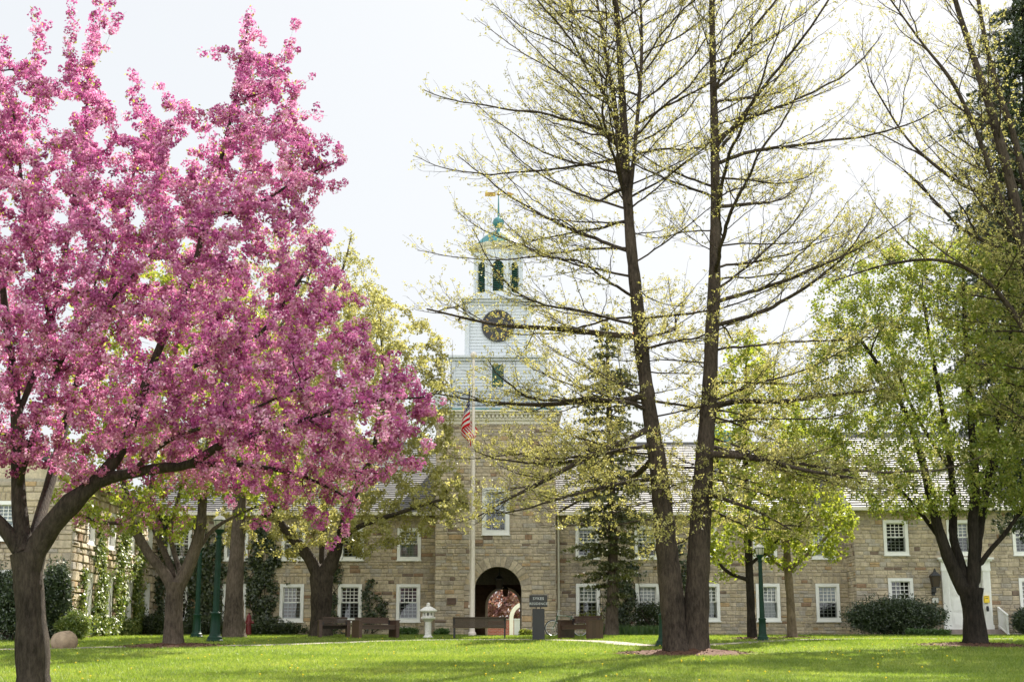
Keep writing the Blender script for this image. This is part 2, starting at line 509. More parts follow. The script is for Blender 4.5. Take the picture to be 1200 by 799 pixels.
def quads_at(c, length, width, r_, flat=0.0, fold=.2, dirs=None, dbias=0.0, nrm=None, nbias=0.0):
    """one folded diamond per centre -> verts, faces, rnd"""
    n = len(c)
    a = r_.normal(size=(n, 3))
    if flat: a[:, 2] *= (1-flat)
    if dirs is not None: a = a/np.linalg.norm(a, axis=1)[:, None]*(1-dbias) + dirs*dbias
    a /= np.linalg.norm(a, axis=1)[:, None] + 1e-9
    b = r_.normal(size=(n, 3))
    if flat: b[:, 2] *= (1-flat)
    if nrm is not None:
        nn = nrm*nbias + r_.normal(size=(n, 3))*(1-nbias)*.6
        b = np.cross(nn, a)
    b -= a*np.sum(a*b, 1)[:, None]; b /= np.linalg.norm(b, axis=1)[:, None] + 1e-9
    k = np.cross(a, b)
    L = (length*(.7+.6*r_.random(n)))[:, None] if np.isscalar(length) else length[:, None]
    W = (width*(.7+.6*r_.random(n)))[:, None] if np.isscalar(width) else width[:, None]
    v = np.stack([c-a*L/2, c+b*W/2+k*W*fold, c+a*L/2, c-b*W/2+k*W*fold], 1).reshape(-1, 3)
    f = np.arange(4*n).reshape(n, 4)
    return v, f, r_.random(n)

# ------------------------------------------------------------------ the stone residence
house = thing('stone_building', 'long two-storey stone building with an arched gate tower and white clock belfry', 'building', (0, 61, float(gz(0, 61))))
HOFF = np.array(house.location)
Yf = 61.0

class Frame:
    """a wall's own axes: u along the wall, w outward, z up"""
    def __init__(s, O, U, N): s.O, s.U, s.N = np.array(O, float), np.array(U, float), np.array(N, float)
    def __call__(s, u, w, z): return tuple(s.O + s.U*u + s.N*w + np.array([0, 0, z]) - HOFF)
    def box(s, mb, u0, u1, w0, w1, z0, z1, r=None):
        p = [s(u, w, z) for z in (z0, z1) for (u, w) in ((u0, w0), (u1, w0), (u1, w1), (u0, w1))]
        mb.add(p, [(0,3,2,1),(4,5,6,7),(0,1,5,4),(1,2,6,5),(2,3,7,6),(3,0,4,7)], False, r)

def mortar_grid(mb, fr, u0, u1, z0, z1, ops, depth=.42):
    us = sorted({u0, u1, *[o[0] for o in ops], *[o[1] for o in ops]}); zs = sorted({z0, z1, *[o[2] for o in ops], *[o[3] for o in ops]})
    us = [u for u in us if u0 <= u <= u1]; zs = [z for z in zs if z0 <= z <= z1]
    for a, b in zip(us, us[1:]):
        for c, d in zip(zs, zs[1:]):
            m, n = (a+b)/2, (c+d)/2
            if any(o[0] < m < o[1] and o[2] < n < o[3] for o in ops): continue
            mb.add([fr(a,0,c), fr(b,0,c), fr(b,0,d), fr(a,0,d)], [(0,1,2,3)])
    for o in ops:
        a, b, c, d = o[:4]
        mb.add([fr(a,0,c), fr(a,-depth,c), fr(a,-depth,d), fr(a,0,d)], [(0,1,2,3)])
        mb.add([fr(b,0,c), fr(b,-depth,c), fr(b,-depth,d), fr(b,0,d)], [(0,1,2,3)])
        mb.add([fr(a,0,c), fr(b,0,c), fr(b,-depth,c), fr(a,-depth,c)], [(0,1,2,3)])
        mb.add([fr(a,0,d), fr(b,0,d), fr(b,-depth,d), fr(a,-depth,d)], [(0,1,2,3)])

def arch_face(mb, fr, u0, u1, z0, z1, uc, r_, zs, zb, depth, n=20):
    """wall face with an arched hole: bottom zb, spring line zs, radius r_"""
    A = lambda pts: mb.add([fr(u, 0, z) for u, z in pts], [(0,1,2,3)])
    A([(u0,z0),(uc-r_,z0),(uc-r_,z1),(u0,z1)]); A([(uc+r_,z0),(u1,z0),(u1,z1),(uc+r_,z1)])
    if zb > z0: A([(uc-r_,z0),(uc+r_,z0),(uc+r_,zb),(uc-r_,zb)])
    pts = [(uc - r_*math.cos(math.pi*i/n), zs + r_*math.sin(math.pi*i/n)) for i in range(n+1)]
    for p, q in zip(pts, pts[1:]): A([p, q, (q[0], z1), (p[0], z1)])
    line = [(uc-r_, zb)] + pts + [(uc+r_, zb)]
    for p, q in zip(line, line[1:]):
        mb.add([fr(p[0],0,p[1]), fr(q[0],0,q[1]), fr(q[0],-depth,q[1]), fr(p[0],-depth,p[1])], [(0,1,2,3)])

def one_stone(mb, fr, a, b, c, d, proud, rough=0.0, r=None):
    j = .008
    e = min(.012 + .25*proud, .03)
    q = lambda: random.uniform(-rough, rough)
    w = proud
    o = [fr(a+j,0,c+j), fr(b-j,0,c+j), fr(b-j,0,d-j), fr(a+j,0,d-j)]
    i = [fr(a+j+e,w+q(),c+j+e), fr(b-j-e,w+q(),c+j+e), fr(b-j-e,w+q(),d-j-e), fr(a+j+e,w+q(),d-j-e)]
    mb.add(o + i, [(4,5,6,7),(0,1,5,4),(1,2,6,5),(2,3,7,6),(3,0,4,7)], False, random.random() if r is None else r)

def stone_courses(mb, fr, u0, u1, z0, z1, ops, proud=(.012,.035), lens=(.16,.50), hs=(.10,.205), arch=None, lint=True, rough=.004):
    br = {z0, z1}
    lintels = []
    for o in ops:
        br |= {o[2], o[3]}
        if lint:
            br.add(o[3]+.30); lintels.append((o[0]-.10, o[1]+.10, o[3], o[3]+.30))
    br = sorted(z for z in br if z0 <= z <= z1)
    # merge break lines that are nearly equal
    for a, b in zip(br, br[1:]):
        if b-a < .03: continue
        z = a
        while z < b - 1e-6:
            h = random.uniform(*hs)
            if b - z - h < hs[0]: h = b - z if b - z < hs[1]*1.35 else (b-z)/2
            blk = [(o[0], o[1]) for o in list(ops)+lintels if o[2] < z+h-1e-4 and o[3] > z+1e-4]
            if arch:
                uc, ro, zs = arch
                if z < zs + ro:
                    dz = max(0, z - zs)
                    if dz < ro:
                        hw = math.sqrt(ro*ro - dz*dz); blk.append((uc-hw, uc+hw))
            blk.sort(); segs = []; u = u0
            for p, q in blk:
                if p > u: segs.append((u, p))
                u = max(u, q)
            if u < u1: segs.append((u, u1))
            for p, q in segs:
                x = p
                while x < q - 1e-6:
                    L = random.uniform(*lens)*(.7+h*2)
                    if q - x - L < lens[0]*.7: L = q - x
                    if L > 1.1: L = L/2
                    if random.random() < .12 and h > .19:
                        m = z + h*random.uniform(.4, .6)
                        one_stone(mb, fr, x, x+L, z, m, random.uniform(*proud), rough); one_stone(mb, fr, x, x+L, m, z+h, random.uniform(*proud), rough)
                    else:
                        one_stone(mb, fr, x, x+L, z, z+h, random.uniform(*proud), rough)
                    x += L
            z += h
    for (a, b, c, d) in lintels:
        n = max(3, int((b-a)/.17)); e = (b-a)/n
        for k in range(n):
            one_stone(mb, fr, a+k*e, a+(k+1)*e, c, d, random.uniform(*proud), rough, r=random.choice([.05,.2,.4,.55,.7,.3]))

def two_mat(name, mort, stones, mats, parent):
    """mortar backing and its stones: one mesh, two materials"""
    n0 = len(mort.f)
    mb = MB(); mb.add(mort.v, mort.f); b = len(mb.v)
    mb.v += stones.v; mb.f += [tuple(b+i for i in f) for f in stones.f]; mb.sm += stones.sm; mb.r += stones.r
    mb.r[:n0] = mort.r
    o = mb.build(name, mats[0], parent)
    o.data.materials.append(mats[1])
    idx = np.zeros(len(mb.f), np.int32); idx[n0:] = 1
    o.data.polygons.foreach_set('material_index', idx)
    return o

def window(fr, u0, u1, z0, z1, parent, blind=None, cols=4, rows=4, trim=.13, sill=True):
    """double-hung sash: glass, frame, glazing bars, what hangs behind the glass"""
    d = .11
    g = MB(); i0, i1, j0, j1 = u0+trim, u1-trim, z0+trim*1.05, z1-trim
    g.add([fr(i0,-d-.012,j0), fr(i1,-d-.012,j0), fr(i1,-d-.012,j1), fr(i0,-d-.012,j1)], [(0,1,2,3)])
    w = g.build('window', M['glass'], parent)
    f = MB()
    fr.box(f, u0, u0+trim, -.16, .045, z0, z1); fr.box(f, u1-trim, u1, -.16, .045, z0, z1)
    fr.box(f, u0+trim, u1-trim, -.16, .043, z1-trim, z1); fr.box(f, u0+trim, u1-trim, -.16, .043, z0, z0+trim*1.05)
    if sill: fr.box(f, u0-.03, u1+.03, -.02, .085, z0-.045, z0-.002)
    f.build('frame', M['white'], w)
    s = MB(); st = .045; zm = (j0+j1)/2; ww = i1-i0
    for (a, b, c0, c1) in ((j0, zm, -d-.05, -d-.016), (zm, j1, -d-.008, -d+.03)):
        fr.box(s, i0, i0+st, c0, c1, a, b); fr.box(s, i1-st, i1, c0, c1, a, b)
        fr.box(s, i0+st, i1-st, c0, c1, a, a+st); fr.box(s, i0+st, i1-st, c0, c1, b-st*.8, b)
        bw = .0135
        for k in range(1, cols):
            u = i0+st+(ww-2*st)*k/cols; fr.box(s, u-bw, u+bw, c0+.006, c1-.004, a+st, b-st*.8)
        for k in range(1, rows):
            z = a+st+(b-a-1.8*st)*k/rows; fr.box(s, i0+st, i1-st, c0+.008, c1-.006, z-bw, z+bw)
    s.build('sash', M['white'], w)
    l = MB(); e = -.62
    for pts in ([(i0,-.17,j0),(i0,e,j0),(i0,e,j1),(i0,-.17,j1)], [(i1,-.17,j0),(i1,e,j0),(i1,e,j1),(i1,-.17,j1)], [(i0,e,j0),(i1,e,j0),(i1,e,j1),(i0,e,j1)],
                [(i0,-.17,j0),(i1,-.17,j0),(i1,e,j0),(i0,e,j0)], [(i0,-.17,j1),(i1,-.17,j1),(i1,e,j1),(i0,e,j1)]):
        l.add([fr(*p) for p in pts], [(0,1,2,3)])
    l.build('lining', M['interior'], w)
    if blind:
        mat, frac = blind
        b = MB(); n = 14; zt = j1-.01; zb = j1-(j1-j0)*frac
        for k in range(n):
            ua, ub = i0+.01+(ww-.02)*k/n, i0+.01+(ww-.02)*(k+1)/n
            da, db = -.20-.02*(k % 2), -.20-.02*((k+1) % 2)
            b.add([fr(ua,da,zb), fr(ub,db,zb), fr(ub,db,zt), fr(ua,da,zt)], [(0,1,2,3)])
        b.build('blind' if mat is not M['curtain'] else 'curtain', mat, w)
    return w

X = lambda px, py=700, Y=Yf: float(P(px, py, Y)[0])
Z = lambda py, Y=Yf: float(P(600, py, Y)[2])
front = Frame((0, Yf, 0), (1,0,0), (0,-1,0))
zb_, zt_, ub_, ut_ = Z(728), Z(684), Z(656), Z(618.5)
ZG = -0.6 + .39                      # bottom of walls, under the ground
EAVE = Z(597)
XL, XR = X(180), X(1004)
TW0, TW1 = X(510.3, 650, 60), X(651, 650, 60)

def wins(cs, zlo, zhi, half=.505): return [(X(c, 700)-half, X(c, 700)+half, zlo, zhi) for c in cs]
lowL, upL = wins([207, 274.5, 342, 410, 478.5], zb_, zt_), wins([207.5, 274.5, 342, 411, 478.5], ub_, ut_)
lowR, upR = wins([689, 758.7, 829.5, 900, 970], zb_+.02, zt_+.02), wins([689, 758.7, 828, 898.5, 967.5], ub_+.06, ut_+.08)

def main_wall(u0, u1, ops):
    mo, stn = MB(), MB()
    mortar_grid(mo, front, u0, u1, ZG, EAVE, ops)
    stone_courses(stn, front, u0, u1, ZG+.3, EAVE-.25, ops)
    front.box(stn, u0, u1, -.3, .06, EAVE-.24, EAVE-.02, r=.1)
    return two_mat('wall', mo, stn, (M['mortar'], M['stone_grey']), house)
main_wall(XL-.3, TW0+.02, lowL+upL)
main_wall(TW1-.02, XR+.02, lowR+upR)
BL, CU, SB = M['blind'], M['curtain'], M['skyblind']
bl = {0: None, 1: (BL, .5), 2: (CU, .97), 3: None, 4: None}
for i, o in enumerate(lowL): window(front, *o, house, bl[i])
for i, o in enumerate(upL): window(front, *o, house, (BL, .5) if i in (1,) else ((BL, 1) if i == 4 else None))
for i, o in enumerate(lowR): window(front, *o, house, [(BL,.5),(BL,.5),(BL,.9),(BL,.95),(SB,.48)][i])
for i, o in enumerate(upR): window(front, *o, house, [(SB,.52),(BL,.5),(SB,.5),(SB,1),(SB,1)][i])

# ---- right wing, a little forward of the main front
YR = 59.6
rw = Frame((0, YR, 0), (1,0,0), (0,-1,0))
XRW, XRE = X(1003, 680, YR), X(1003, 680, YR)+26
ZRE = Z(590, YR)
zz = lambda py: Z(py, YR)
def rwins(cs, a, b): return [(X(c, 680, YR)-.515, X(c, 680, YR)+.515, a, b) for c in cs]
rops = rwins([1055, 1208], zz(726), zz(677)) + rwins([1052.5, 1127.5, 1204.5], zz(650), zz(609))
DX0, DX1, DZ0, DZ1 = X(1104.5, 700, YR), X(1161, 700, YR), zz(737), zz(654)
mo, stn = MB(), MB()
mortar_grid(mo, rw, XRW, XRE, ZG, ZRE, rops + [(DX0+.28, DX1-.28, DZ0, DZ1-.35)])
stone_courses(stn, rw, XRW, XRE, ZG+.3, ZRE-.24, rops + [(DX0, DX1, ZG+.3, DZ1)], lint=False, lens=(.17, .52), hs=(.10,.21))
rw.box(stn, XRW, XRE, -.3, .05, ZRE-.23, ZRE-.02, r=.1)
side = Frame((XRW, YR, 0), (0,1,0), (-1,0,0))
mortar_grid(mo, side, 0, Yf-YR, ZG, ZRE, [])
stone_courses(stn, side, 0.02, Yf-YR, ZG+.3, ZRE-.05, [], lens=(.18,.5))
two_mat('wall', mo, stn, (M['mortar'], M['stone_grey']), house)
for i, o in enumerate(rops): window(rw, *o, house, [None, (CU, .9), None, (SB, .4), (BL,.3)][i])

# door with its surround
dm = MB(); pw = .30
rw.box(dm, DX0+pw+.02, DX1-pw-.02, -.22, -.16, DZ0, DZ1-.65)
dr = dm.build('door', M['white'], house)
pn = MB(); ca, cb = DX0+pw+.02, DX1-pw-.02; cm = (ca+cb)/2
for (a, b) in ((ca+.10, cm-.05), (cm+.05, cb-.10)):
    for (c, d) in ((.12,.62),(.72,1.25),(1.35,1.75)):
        if DZ0+d > DZ1-.7: continue
        rw.box(pn, a, b, -.165, -.143, DZ0+c, DZ0+d)
        rw.box(pn, a+.05, b-.05, -.143, -.128, DZ0+c+.05, DZ0+d-.05)
pn.build('door_panel', M['white'], dr)
hd = MB(); rw.box(hd, cm-.012, cm+.012, -.165, -.138, DZ0, DZ1-.66); hd.build('meeting_joint', M['black'], dr)
hk = MB(); hk.lathe([(0,0),(.03,0),(.035,.03),(.0,.06)], rw(cm+.09, -.12, DZ0+.95), 10); hk.build('handle', M['bronze'], dr)
ds = MB()
for (a, b) in ((DX0, DX0+pw), (DX1-pw, DX1)):
    rw.box(ds, a, b, -.25, .12, DZ0, DZ1-.42); rw.box(ds, a-.03, b+.03, -.2, .15, DZ0, DZ0+.18); rw.box(ds, a-.03, b+.03, -.2, .15, DZ1-.52, DZ1-.42)
    for k in range(4): 
        e = (b-a-.08)/4; rw.box(ds, a+.05+k*e, a+.02+(k+1)*e, .12, .132, DZ0+.22, DZ1-.56)
rw.box(ds, DX0-.02, DX1+.02, -.25, .14, DZ1-.42, DZ1-.12); rw.box(ds, DX0-.09, DX1+.09, -.22, .21, DZ1-.12, DZ1-.05); rw.box(ds, DX0-.15, DX1+.15, -.22, .28, DZ1-.05, DZ1+.03)
n = 22
for k in range(n):
    u = DX0+.03+(DX1-DX0-.1)*k/(n-1); rw.box(ds, u, u+.05, .14, .185, DZ1-.17, DZ1-.122)
rw.box(ds, DX0+pw, DX1-pw, -.25, -.02, DZ1-.64, DZ1-.42)
ds.build('door_surround', M['white'], house)
st = MB()
for k in range(3):
    zt = DZ0 - .005 - k*.165
    rw.box(st, DX0-.12-.0*k, DX1+.28, -.2 if k == 0 else .42+.34*(k-1), .42+.34*k, ZG, zt)
st.build('steps', M['step'], house)
ra = MB()
rx = DX1+.22
for (y, h0, h1) in ((.05, 0, .92), (1.02, -.34, .58)):
    rw.box(ra, rx, rx+.07, y, y+.07, DZ0+h0, DZ0+h1)
for (dz0, dz1) in ((.86, .92), (.12, .17)):
    p = [rw(rx-.01, .02, DZ0+dz0), rw(rx+.08, .02, DZ0+dz0), rw(rx+.08, 1.12, DZ0+dz0-.34), rw(rx-.01, 1.12, DZ0+dz0-.34), rw(rx-.01, .02, DZ0+dz1), rw(rx+.08, .02, DZ0+dz1), rw(rx+.08, 1.12, DZ0+dz1-.34), rw(rx-.01, 1.12, DZ0+dz1-.34)]
    ra.add(p, [(0,3,2,1),(4,5,6,7),(0,1,5,4),(1,2,6,5),(2,3,7,6),(3,0,4,7)])
for k in range(1, 9):
    y = .06+k*.107; rw.box(ra, rx+.02, rx+.05, y, y+.03, DZ0+.14-.34*y, DZ0+.88-.34*y)
rl = ra.build('stair_railing', M['white'], None, HOFF)
tag(rl, 'white wooden railing beside the stone door steps', 'railing')

# ---- left wing, projecting towards the lawn, its side wall facing right
YW = 49.3
lside = Frame((XL, YW, 0), (0,1,0), (1,0,0))
def yw(px):                                      # distance along the side wall seen at pixel px
    return XL*F/(px-CX)/CP - 1.9*SP/CP - YW
lo = [(yw(p)-.5, yw(p)+.5, zb_, zt_) for p in (102, 126.5, 149.5, 170.5)]
uo = [(yw(p)-.5, yw(p)+.5, ub_, ut_) for p in (102, 126.5, 149.5, 170.5)]
mo, stn = MB(), MB()
mortar_grid(mo, lside, 0, Yf-YW+.3, ZG, EAVE, lo+uo)
stone_courses(stn, lside, 0.0, Yf-YW+.02, ZG+.25, EAVE-.1, lo+uo, proud=(.03,.13), lens=(.2,.5), hs=(.16,.30), rough=.03)
lfront = Frame((XL, YW, 0), (-1,0,0), (0,-1,0))
LWW = 17.0
fo = [(a-.5, a+.5, c, d) for a in (2.3, 5.2, 8.1, 11.0) for (c, d) in ((zb_, zt_), (ub_, ut_))]
mortar_grid(mo, lfront, 0, LWW, ZG, EAVE, fo)
stone_courses(stn, lfront, 0.0, LWW, ZG+.25, EAVE-.1, fo, proud=(.02,.05), lens=(.2,.55), hs=(.14,.28))
lside.box(stn, -.06, Yf-YW, .02, .10, ZG+.25, ZG+.62, r=.3)
two_mat('wall', mo, stn, (M['mortar'], M['stone_grey']), house)
for o in lo+uo: window(lside, *o, house, None)
for i, o in enumerate(fo): window(lfront, *o, house, (SB,.6) if i % 2 else None)

# ---- roofs, slate by slate
def slope(mb, O, U, V, width, length, row=.19, tile=.26):
    O, U, V = (np.array(a, float) for a in (O, U, V)); V /= np.linalg.norm(V); N = np.cross(U, V); N /= np.linalg.norm(N)
    if N[2] < 0: N = -N
    nr = int(length/row)+1
    for i in range(nr):
        x = -random.random()*tile; s0 = i*length/nr; s1 = (i+1)*length/nr
        while x < width:
            t = tile*random.uniform(.75, 1.25); a, b = max(x, 0), min(x+t-.004, width); x += t
            if b - a < .02: continue
            h = .024+random.random()*.005; k = random.uniform(-.004,.004)
            p = [O+U*a+V*(s0+k)+N*h, O+U*b+V*(s0+k)+N*h, O+U*b+V*s1+N*.004, O+U*a+V*s1+N*.004, O+U*a+V*(s0+k), O+U*b+V*(s0+k)]
            mb.add([q-HOFF for q in p], [(0,1,2,3),(4,5,1,0)])
def plain(mb, pts): mb.add([np.array(p)-HOFF for p in pts], [tuple(range(len(pts)))])
DEP = 5.6; RISE = Z(521, 66.5) - EAVE
RZ = EAVE + RISE
def gable_roof_x(x0, x1, yf, zeave, dep, rise, ends=()):
    mb = MB(); ov = .38; k = rise/dep
    slope(mb, (x0, yf-ov, zeave-ov*k+.10), (1,0,0), (0, dep+ov, rise+ov*k), x1-x0, math.hypot(dep+ov, rise+ov*k))
    plain(mb, [(x0, yf-ov, zeave-ov*k+.06), (x1, yf-ov, zeave-ov*k+.06), (x1, yf+dep, zeave+rise+.06), (x0, yf+dep, zeave+rise+.06)])
    plain(mb, [(x0, yf+2*dep+ov, zeave-ov*k+.09), (x1, yf+2*dep+ov, zeave-ov*k+.09), (x1, yf+dep, zeave+rise+.09), (x0, yf+dep, zeave+rise+.09)])
    o = mb.build('roof', M['slate'], house)
    g = MB()
    g.box(x0, x1, yf-ov-.12, yf-ov+.02, zeave-ov*k-.03, zeave-ov*k+.10); g.box(x0, x1, yf-ov+.02, yf-.005, zeave-ov*k-.02, zeave-ov*k+.05)
    g.v = [tuple(np.array(v)-HOFF) for v in g.v]
    g.build('gutter', M['cream'], o)
    rc = MB(); rc.box(x0, x1, yf+dep-.09, yf+dep+.09, zeave+rise+.03, zeave+rise+.13); rc.v = [tuple(np.array(v)-HOFF) for v in rc.v]
    rc.build('ridge_cap', M['slate'], o)
    return o
gable_roof_x(XL-1.0, TW0-.01, Yf, EAVE, DEP, RISE)
gable_roof_x(TW1+.01, XRW-.01, Yf, EAVE, DEP, RISE)
rr = gable_roof_x(XRW-.22, XRE, YR, ZRE, 4.9, 3.6)
gm = MB()
gm.add([np.array(p)-HOFF for p in [(XRW, YR, ZRE), (XRW, YR+9.8, ZRE), (XRW, YR+4.9, ZRE+3.6)]], [(0,1,2)])
for s_ in (0, 1):
    p0 = np.array((XRW-.24, YR-.38 if not s_ else YR+10.18, ZRE-.28+.06)); p1 = np.array((XRW-.24, YR+4.9, ZRE+3.6+.06))
    q = [p0, p1, p1+(0,0,-.2), p0+(0,0,-.2)]; q2 = [a+np.array((.26,0,0)) for a in q]
    gm.add([a-HOFF for a in q+q2], [(0,1,2,3),(7,6,5,4),(0,4,5,1),(2,6,7,3)])
gm.build('gable', M['cream'], house)
# left wing roof runs towards the lawn
lm = MB(); hw = LWW/2
kk = RISE/hw*1.15; rise2 = hw*kk
slope(lm, (XL+.38, YW-.3, EAVE-.38*kk+.1), (0,1,0), (-(hw+.38), 0, rise2+.38*kk), Yf-YW+3, math.hypot(hw+.38, rise2+.38*kk))
plain(lm, [(XL-LWW-.38, YW-.3, EAVE-.38*kk+.08), (XL-LWW-.38, Yf+3, EAVE-.38*kk+.08), (XL-hw, Yf+3, EAVE+rise2+.08), (XL-hw, YW-.3, EAVE+rise2+.08)])
plain(lm, [(XL+.38, YW-.3, EAVE-.38*kk+.06), (XL+.38, Yf+3, EAVE-.38*kk+.06), (XL-hw, Yf+3, EAVE+rise2+.06), (XL-hw, YW-.3, EAVE+rise2+.06)])
lm.build('roof', M['slate'], house)
lg = MB(); lg.add([np.array(p)-HOFF for p in [(XL, YW+.02, EAVE), (XL-LWW, YW+.02, EAVE), (XL-hw, YW+.02, EAVE+rise2)]], [(0,1,2)]); lg.build('gable', M['stone'], house)
# back walls close the house
bk = MB()
for (a, b) in ((XL-6, X(560)-.6), (X(611)+.6, XRE)):
    plain(bk, [(a, Yf+11.2, ZG), (b, Yf+11.2, ZG), (b, Yf+11.2, EAVE), (a, Yf+11.2, EAVE)])
plain(bk, [(XRE, YR, ZG), (XRE, YR+9.8, ZG), (XRE, YR+9.8, ZRE), (XRE, YR, ZRE)])
bk.build('back_wall', M['mortar'], house)
vt = MB(); vx = X(847, 520, 66)
vt.lathe([(.52,0),(.52,.5),(.66,.5),(.62,.62),(.40,.85),(.12,1.0),(.06,1.25),(0,1.3)], np.array((vx, Yf+DEP, RZ-.1))-HOFF, 8); vt.build('ridge_vent', M['copper'], house)

# ---- the gate tower
YT = 60.0
tf = Frame((0, YT, 0), (1,0,0), (0,-1,0))
TD = TW1-TW0
TZ = Z(497, YT)
AX, AR, AZS = X(583.5, 690, YT), X(611, 690, YT)-X(583.5, 690, YT), Z(691.5, YT)
two = (X(565, 600, YT), X(597, 600, YT), Z(626, YT), Z(571, YT))
GZ_ = float(gz(0, 60))
mo, stn = MB(), MB()
zsplit = Z(655, YT)
arch_face(mo, tf, TW0, TW1, ZG, zsplit, AX, AR, AZS, ZG, .5)
mortar_grid(mo, tf, TW0, TW1, zsplit, TZ, [two])
stone_courses(stn, tf, TW0, TW1, ZG+.3, TZ, [two], arch=(AX, AR+.42, AZS), lens=(.17,.52), hs=(.10,.205))
nv = 17
for k in range(nv):
    a0, a1 = math.pi*k/nv+.012, math.pi*(k+1)/nv-.012
    pr = random.uniform(.03,.05); q = []
    for w in (0, pr):
        for (r_, a) in ((AR+.005, a0), (AR+.44, a0), (AR+.44, a1), (AR+.005, a1)):
            q.append(tf(AX-r_*math.cos(a), w, AZS+r_*math.sin(a)))
    stn.add(q, [(4,5,6,7),(0,1,5,4),(1,2,6,5),(2,3,7,6),(3,0,4,7)], False, random.choice([.05,.25,.55,.6,.4,.7]))
for s_ in (-1, 1):
    z = GZ_
    while z < AZS-.02:
        h = min(random.uniform(.2,.34), AZS-z); a, b = (AX-AR-.44, AX-AR-.005) if s_ < 0 else (AX+AR+.005, AX+AR+.44)
        one_stone(stn, tf, a, b, z, z+h, .035, .004); z += h
tr_ = Frame((TW1, YT, 0), (0,1,0), (1,0,0)); tl_ = Frame((TW0, YT, 0), (0,1,0), (-1,0,0)); tb_ = Frame((TW1, YT+TD, 0), (-1,0,0), (0,1,0))
for f_ in (tr_, tl_, tb_):
    mortar_grid(mo, f_, 0, TD, EAVE-3 if f_ is tb_ else ZG, TZ, [])
    if f_ is not tb_: stone_courses(stn, f_, 0, TD, ZG+.3, TZ, [], lens=(.2,.6))
two_mat('tower_wall', mo, stn, (M['mortar'], M['stone']), house)
window(tf, *two, house, (SB, .52), cols=4, rows=3, trim=.17)
# vaulted passage through the building
YB = 73.2
pv = MB(); PW = AR+.55
BX, BR, BZS = X(590.5, 700, YB), X(610, 700, YB)-X(590.5, 700, YB), Z(709.5, YB)
n = 20
prof = [(-PW, GZ_-.3)] + [(-PW*math.cos(math.pi*i/n), AZS+.05+PW*.95*math.sin(math.pi*i/n)) for i in range(n+1)] + [(PW, GZ_-.3)]
for p, q in zip(prof, prof[1:]):
    pv.add([np.array(v)-HOFF for v in [(AX+p[0], YT+.5, p[1]), (AX+q[0], YT+.5, q[1]), (AX+q[0], YB, q[1]), (AX+p[0], YB, p[1])]], [(0,1,2,3)])
for y in (62.8, 65.9, 69.2):                       # ribs along the passage
    for s_ in (-1, 1):
        pv.box(*sorted((AX+s_*PW, AX+s_*(PW-.2))), y, y+.5, GZ_-.3, AZS+.3); 
        pv.v[-8:] = [tuple(np.array(v)-HOFF) for v in pv.v[-8:]]
bf = Frame((0, YB, 0), (1,0,0), (0,-1,0))
arch_face(pv, bf, AX-PW-.1, AX+PW+.1, GZ_-.3, AZS+PW+.2, BX, BR, BZS, GZ_-.3, .45)
inn = Frame((0, YT+.5, 0), (1,0,0), (0,1,0))
pv.build('passage', M['brown_brick'], house)
lr = MB()                                          # pale rim of the far arch
for k in range(14):
    a0, a1 = math.pi*k/14, math.pi*(k+1)/14; q = []
    for w in (.004, .05):
        for (r_, a) in ((BR-.03, a0), (BR+.10, a0), (BR+.10, a1), (BR-.03, a1)): q.append(bf(BX-r_*math.cos(a), w, BZS+r_*math.sin(a)))
    lr.add(q, [(4,5,6,7),(0,1,5,4),(1,2,6,5),(2,3,7,6),(3,0,4,7)])
for s_ in (-1, 1): bf.box(lr, *sorted((BX+s_*(BR-.03), BX+s_*(BR+.10))), .004, .05, GZ_, BZS)
lr.build('arch_rim', M['cream'], house)

# white wooden stages
TCX, TCY = (TW0+TW1)/2, YT+TD/2
XA = X(583.5, 382, 61)
def shift(mb): mb.v = [tuple(np.array(v)-HOFF) for v in mb.v]; return mb
def clap(mb, cx, cyy, hw, z0, z1, e=.14):
    n_ = max(1, round((z1-z0)/e)); h = (z1-z0)/n_
    for k in range(n_):
        a, b = z0+k*h, z0+(k+1)*h; w0, w1 = hw+.022, hw
        o = [(cx-w0,cyy-w0,a),(cx+w0,cyy-w0,a),(cx+w0,cyy+w0,a),(cx-w0,cyy+w0,a),(cx-w1,cyy-w1,b),(cx+w1,cyy-w1,b),(cx+w1,cyy+w1,b),(cx-w1,cyy+w1,b)]
        mb.add(o, [(0,1,5,4),(1,2,6,5),(2,3,7,6),(3,0,4,7),(3,2,1,0)])
def slab(mb, cx, cyy, hw, z0, z1): mb.box(cx-hw, cx+hw, cyy-hw, cyy+hw, z0, z1)
yc = TCY
zc = lambda py, hw: Z(py, yc-hw)
c = MB(); hT = TD/2
z0 = TZ
for (dz, h, ex) in ((0,.16,.05),(.16,.10,.12),(.26,.14,.09),(.40,.10,.24),(.50,.08,.32)):
    slab(c, TCX, TCY, hT+ex, z0+dz+.001, z0+dz+h)
nd = 30
for k in range(nd):
    u = TCX-hT-.05+(2*hT+.05)*k/(nd-1)
    c.box(u-.05, u+.045, YT-.20, YT-.09, z0+.27, z0+.39); c.box(TCX+hT+.09, TCX+hT+.20, YT+.02+k*(2*hT-.1)/(nd-1), YT+.11+k*(2*hT-.1)/(nd-1), z0+.27, z0+.39)
shift(c).build('cornice', M['cream'], house)
cz = z0+.58
fl = MB(); slab(fl, TCX, TCY, hT+.28, cz+.002, cz+.07); shift(fl).build('tower_flashing', M['copper'], house)
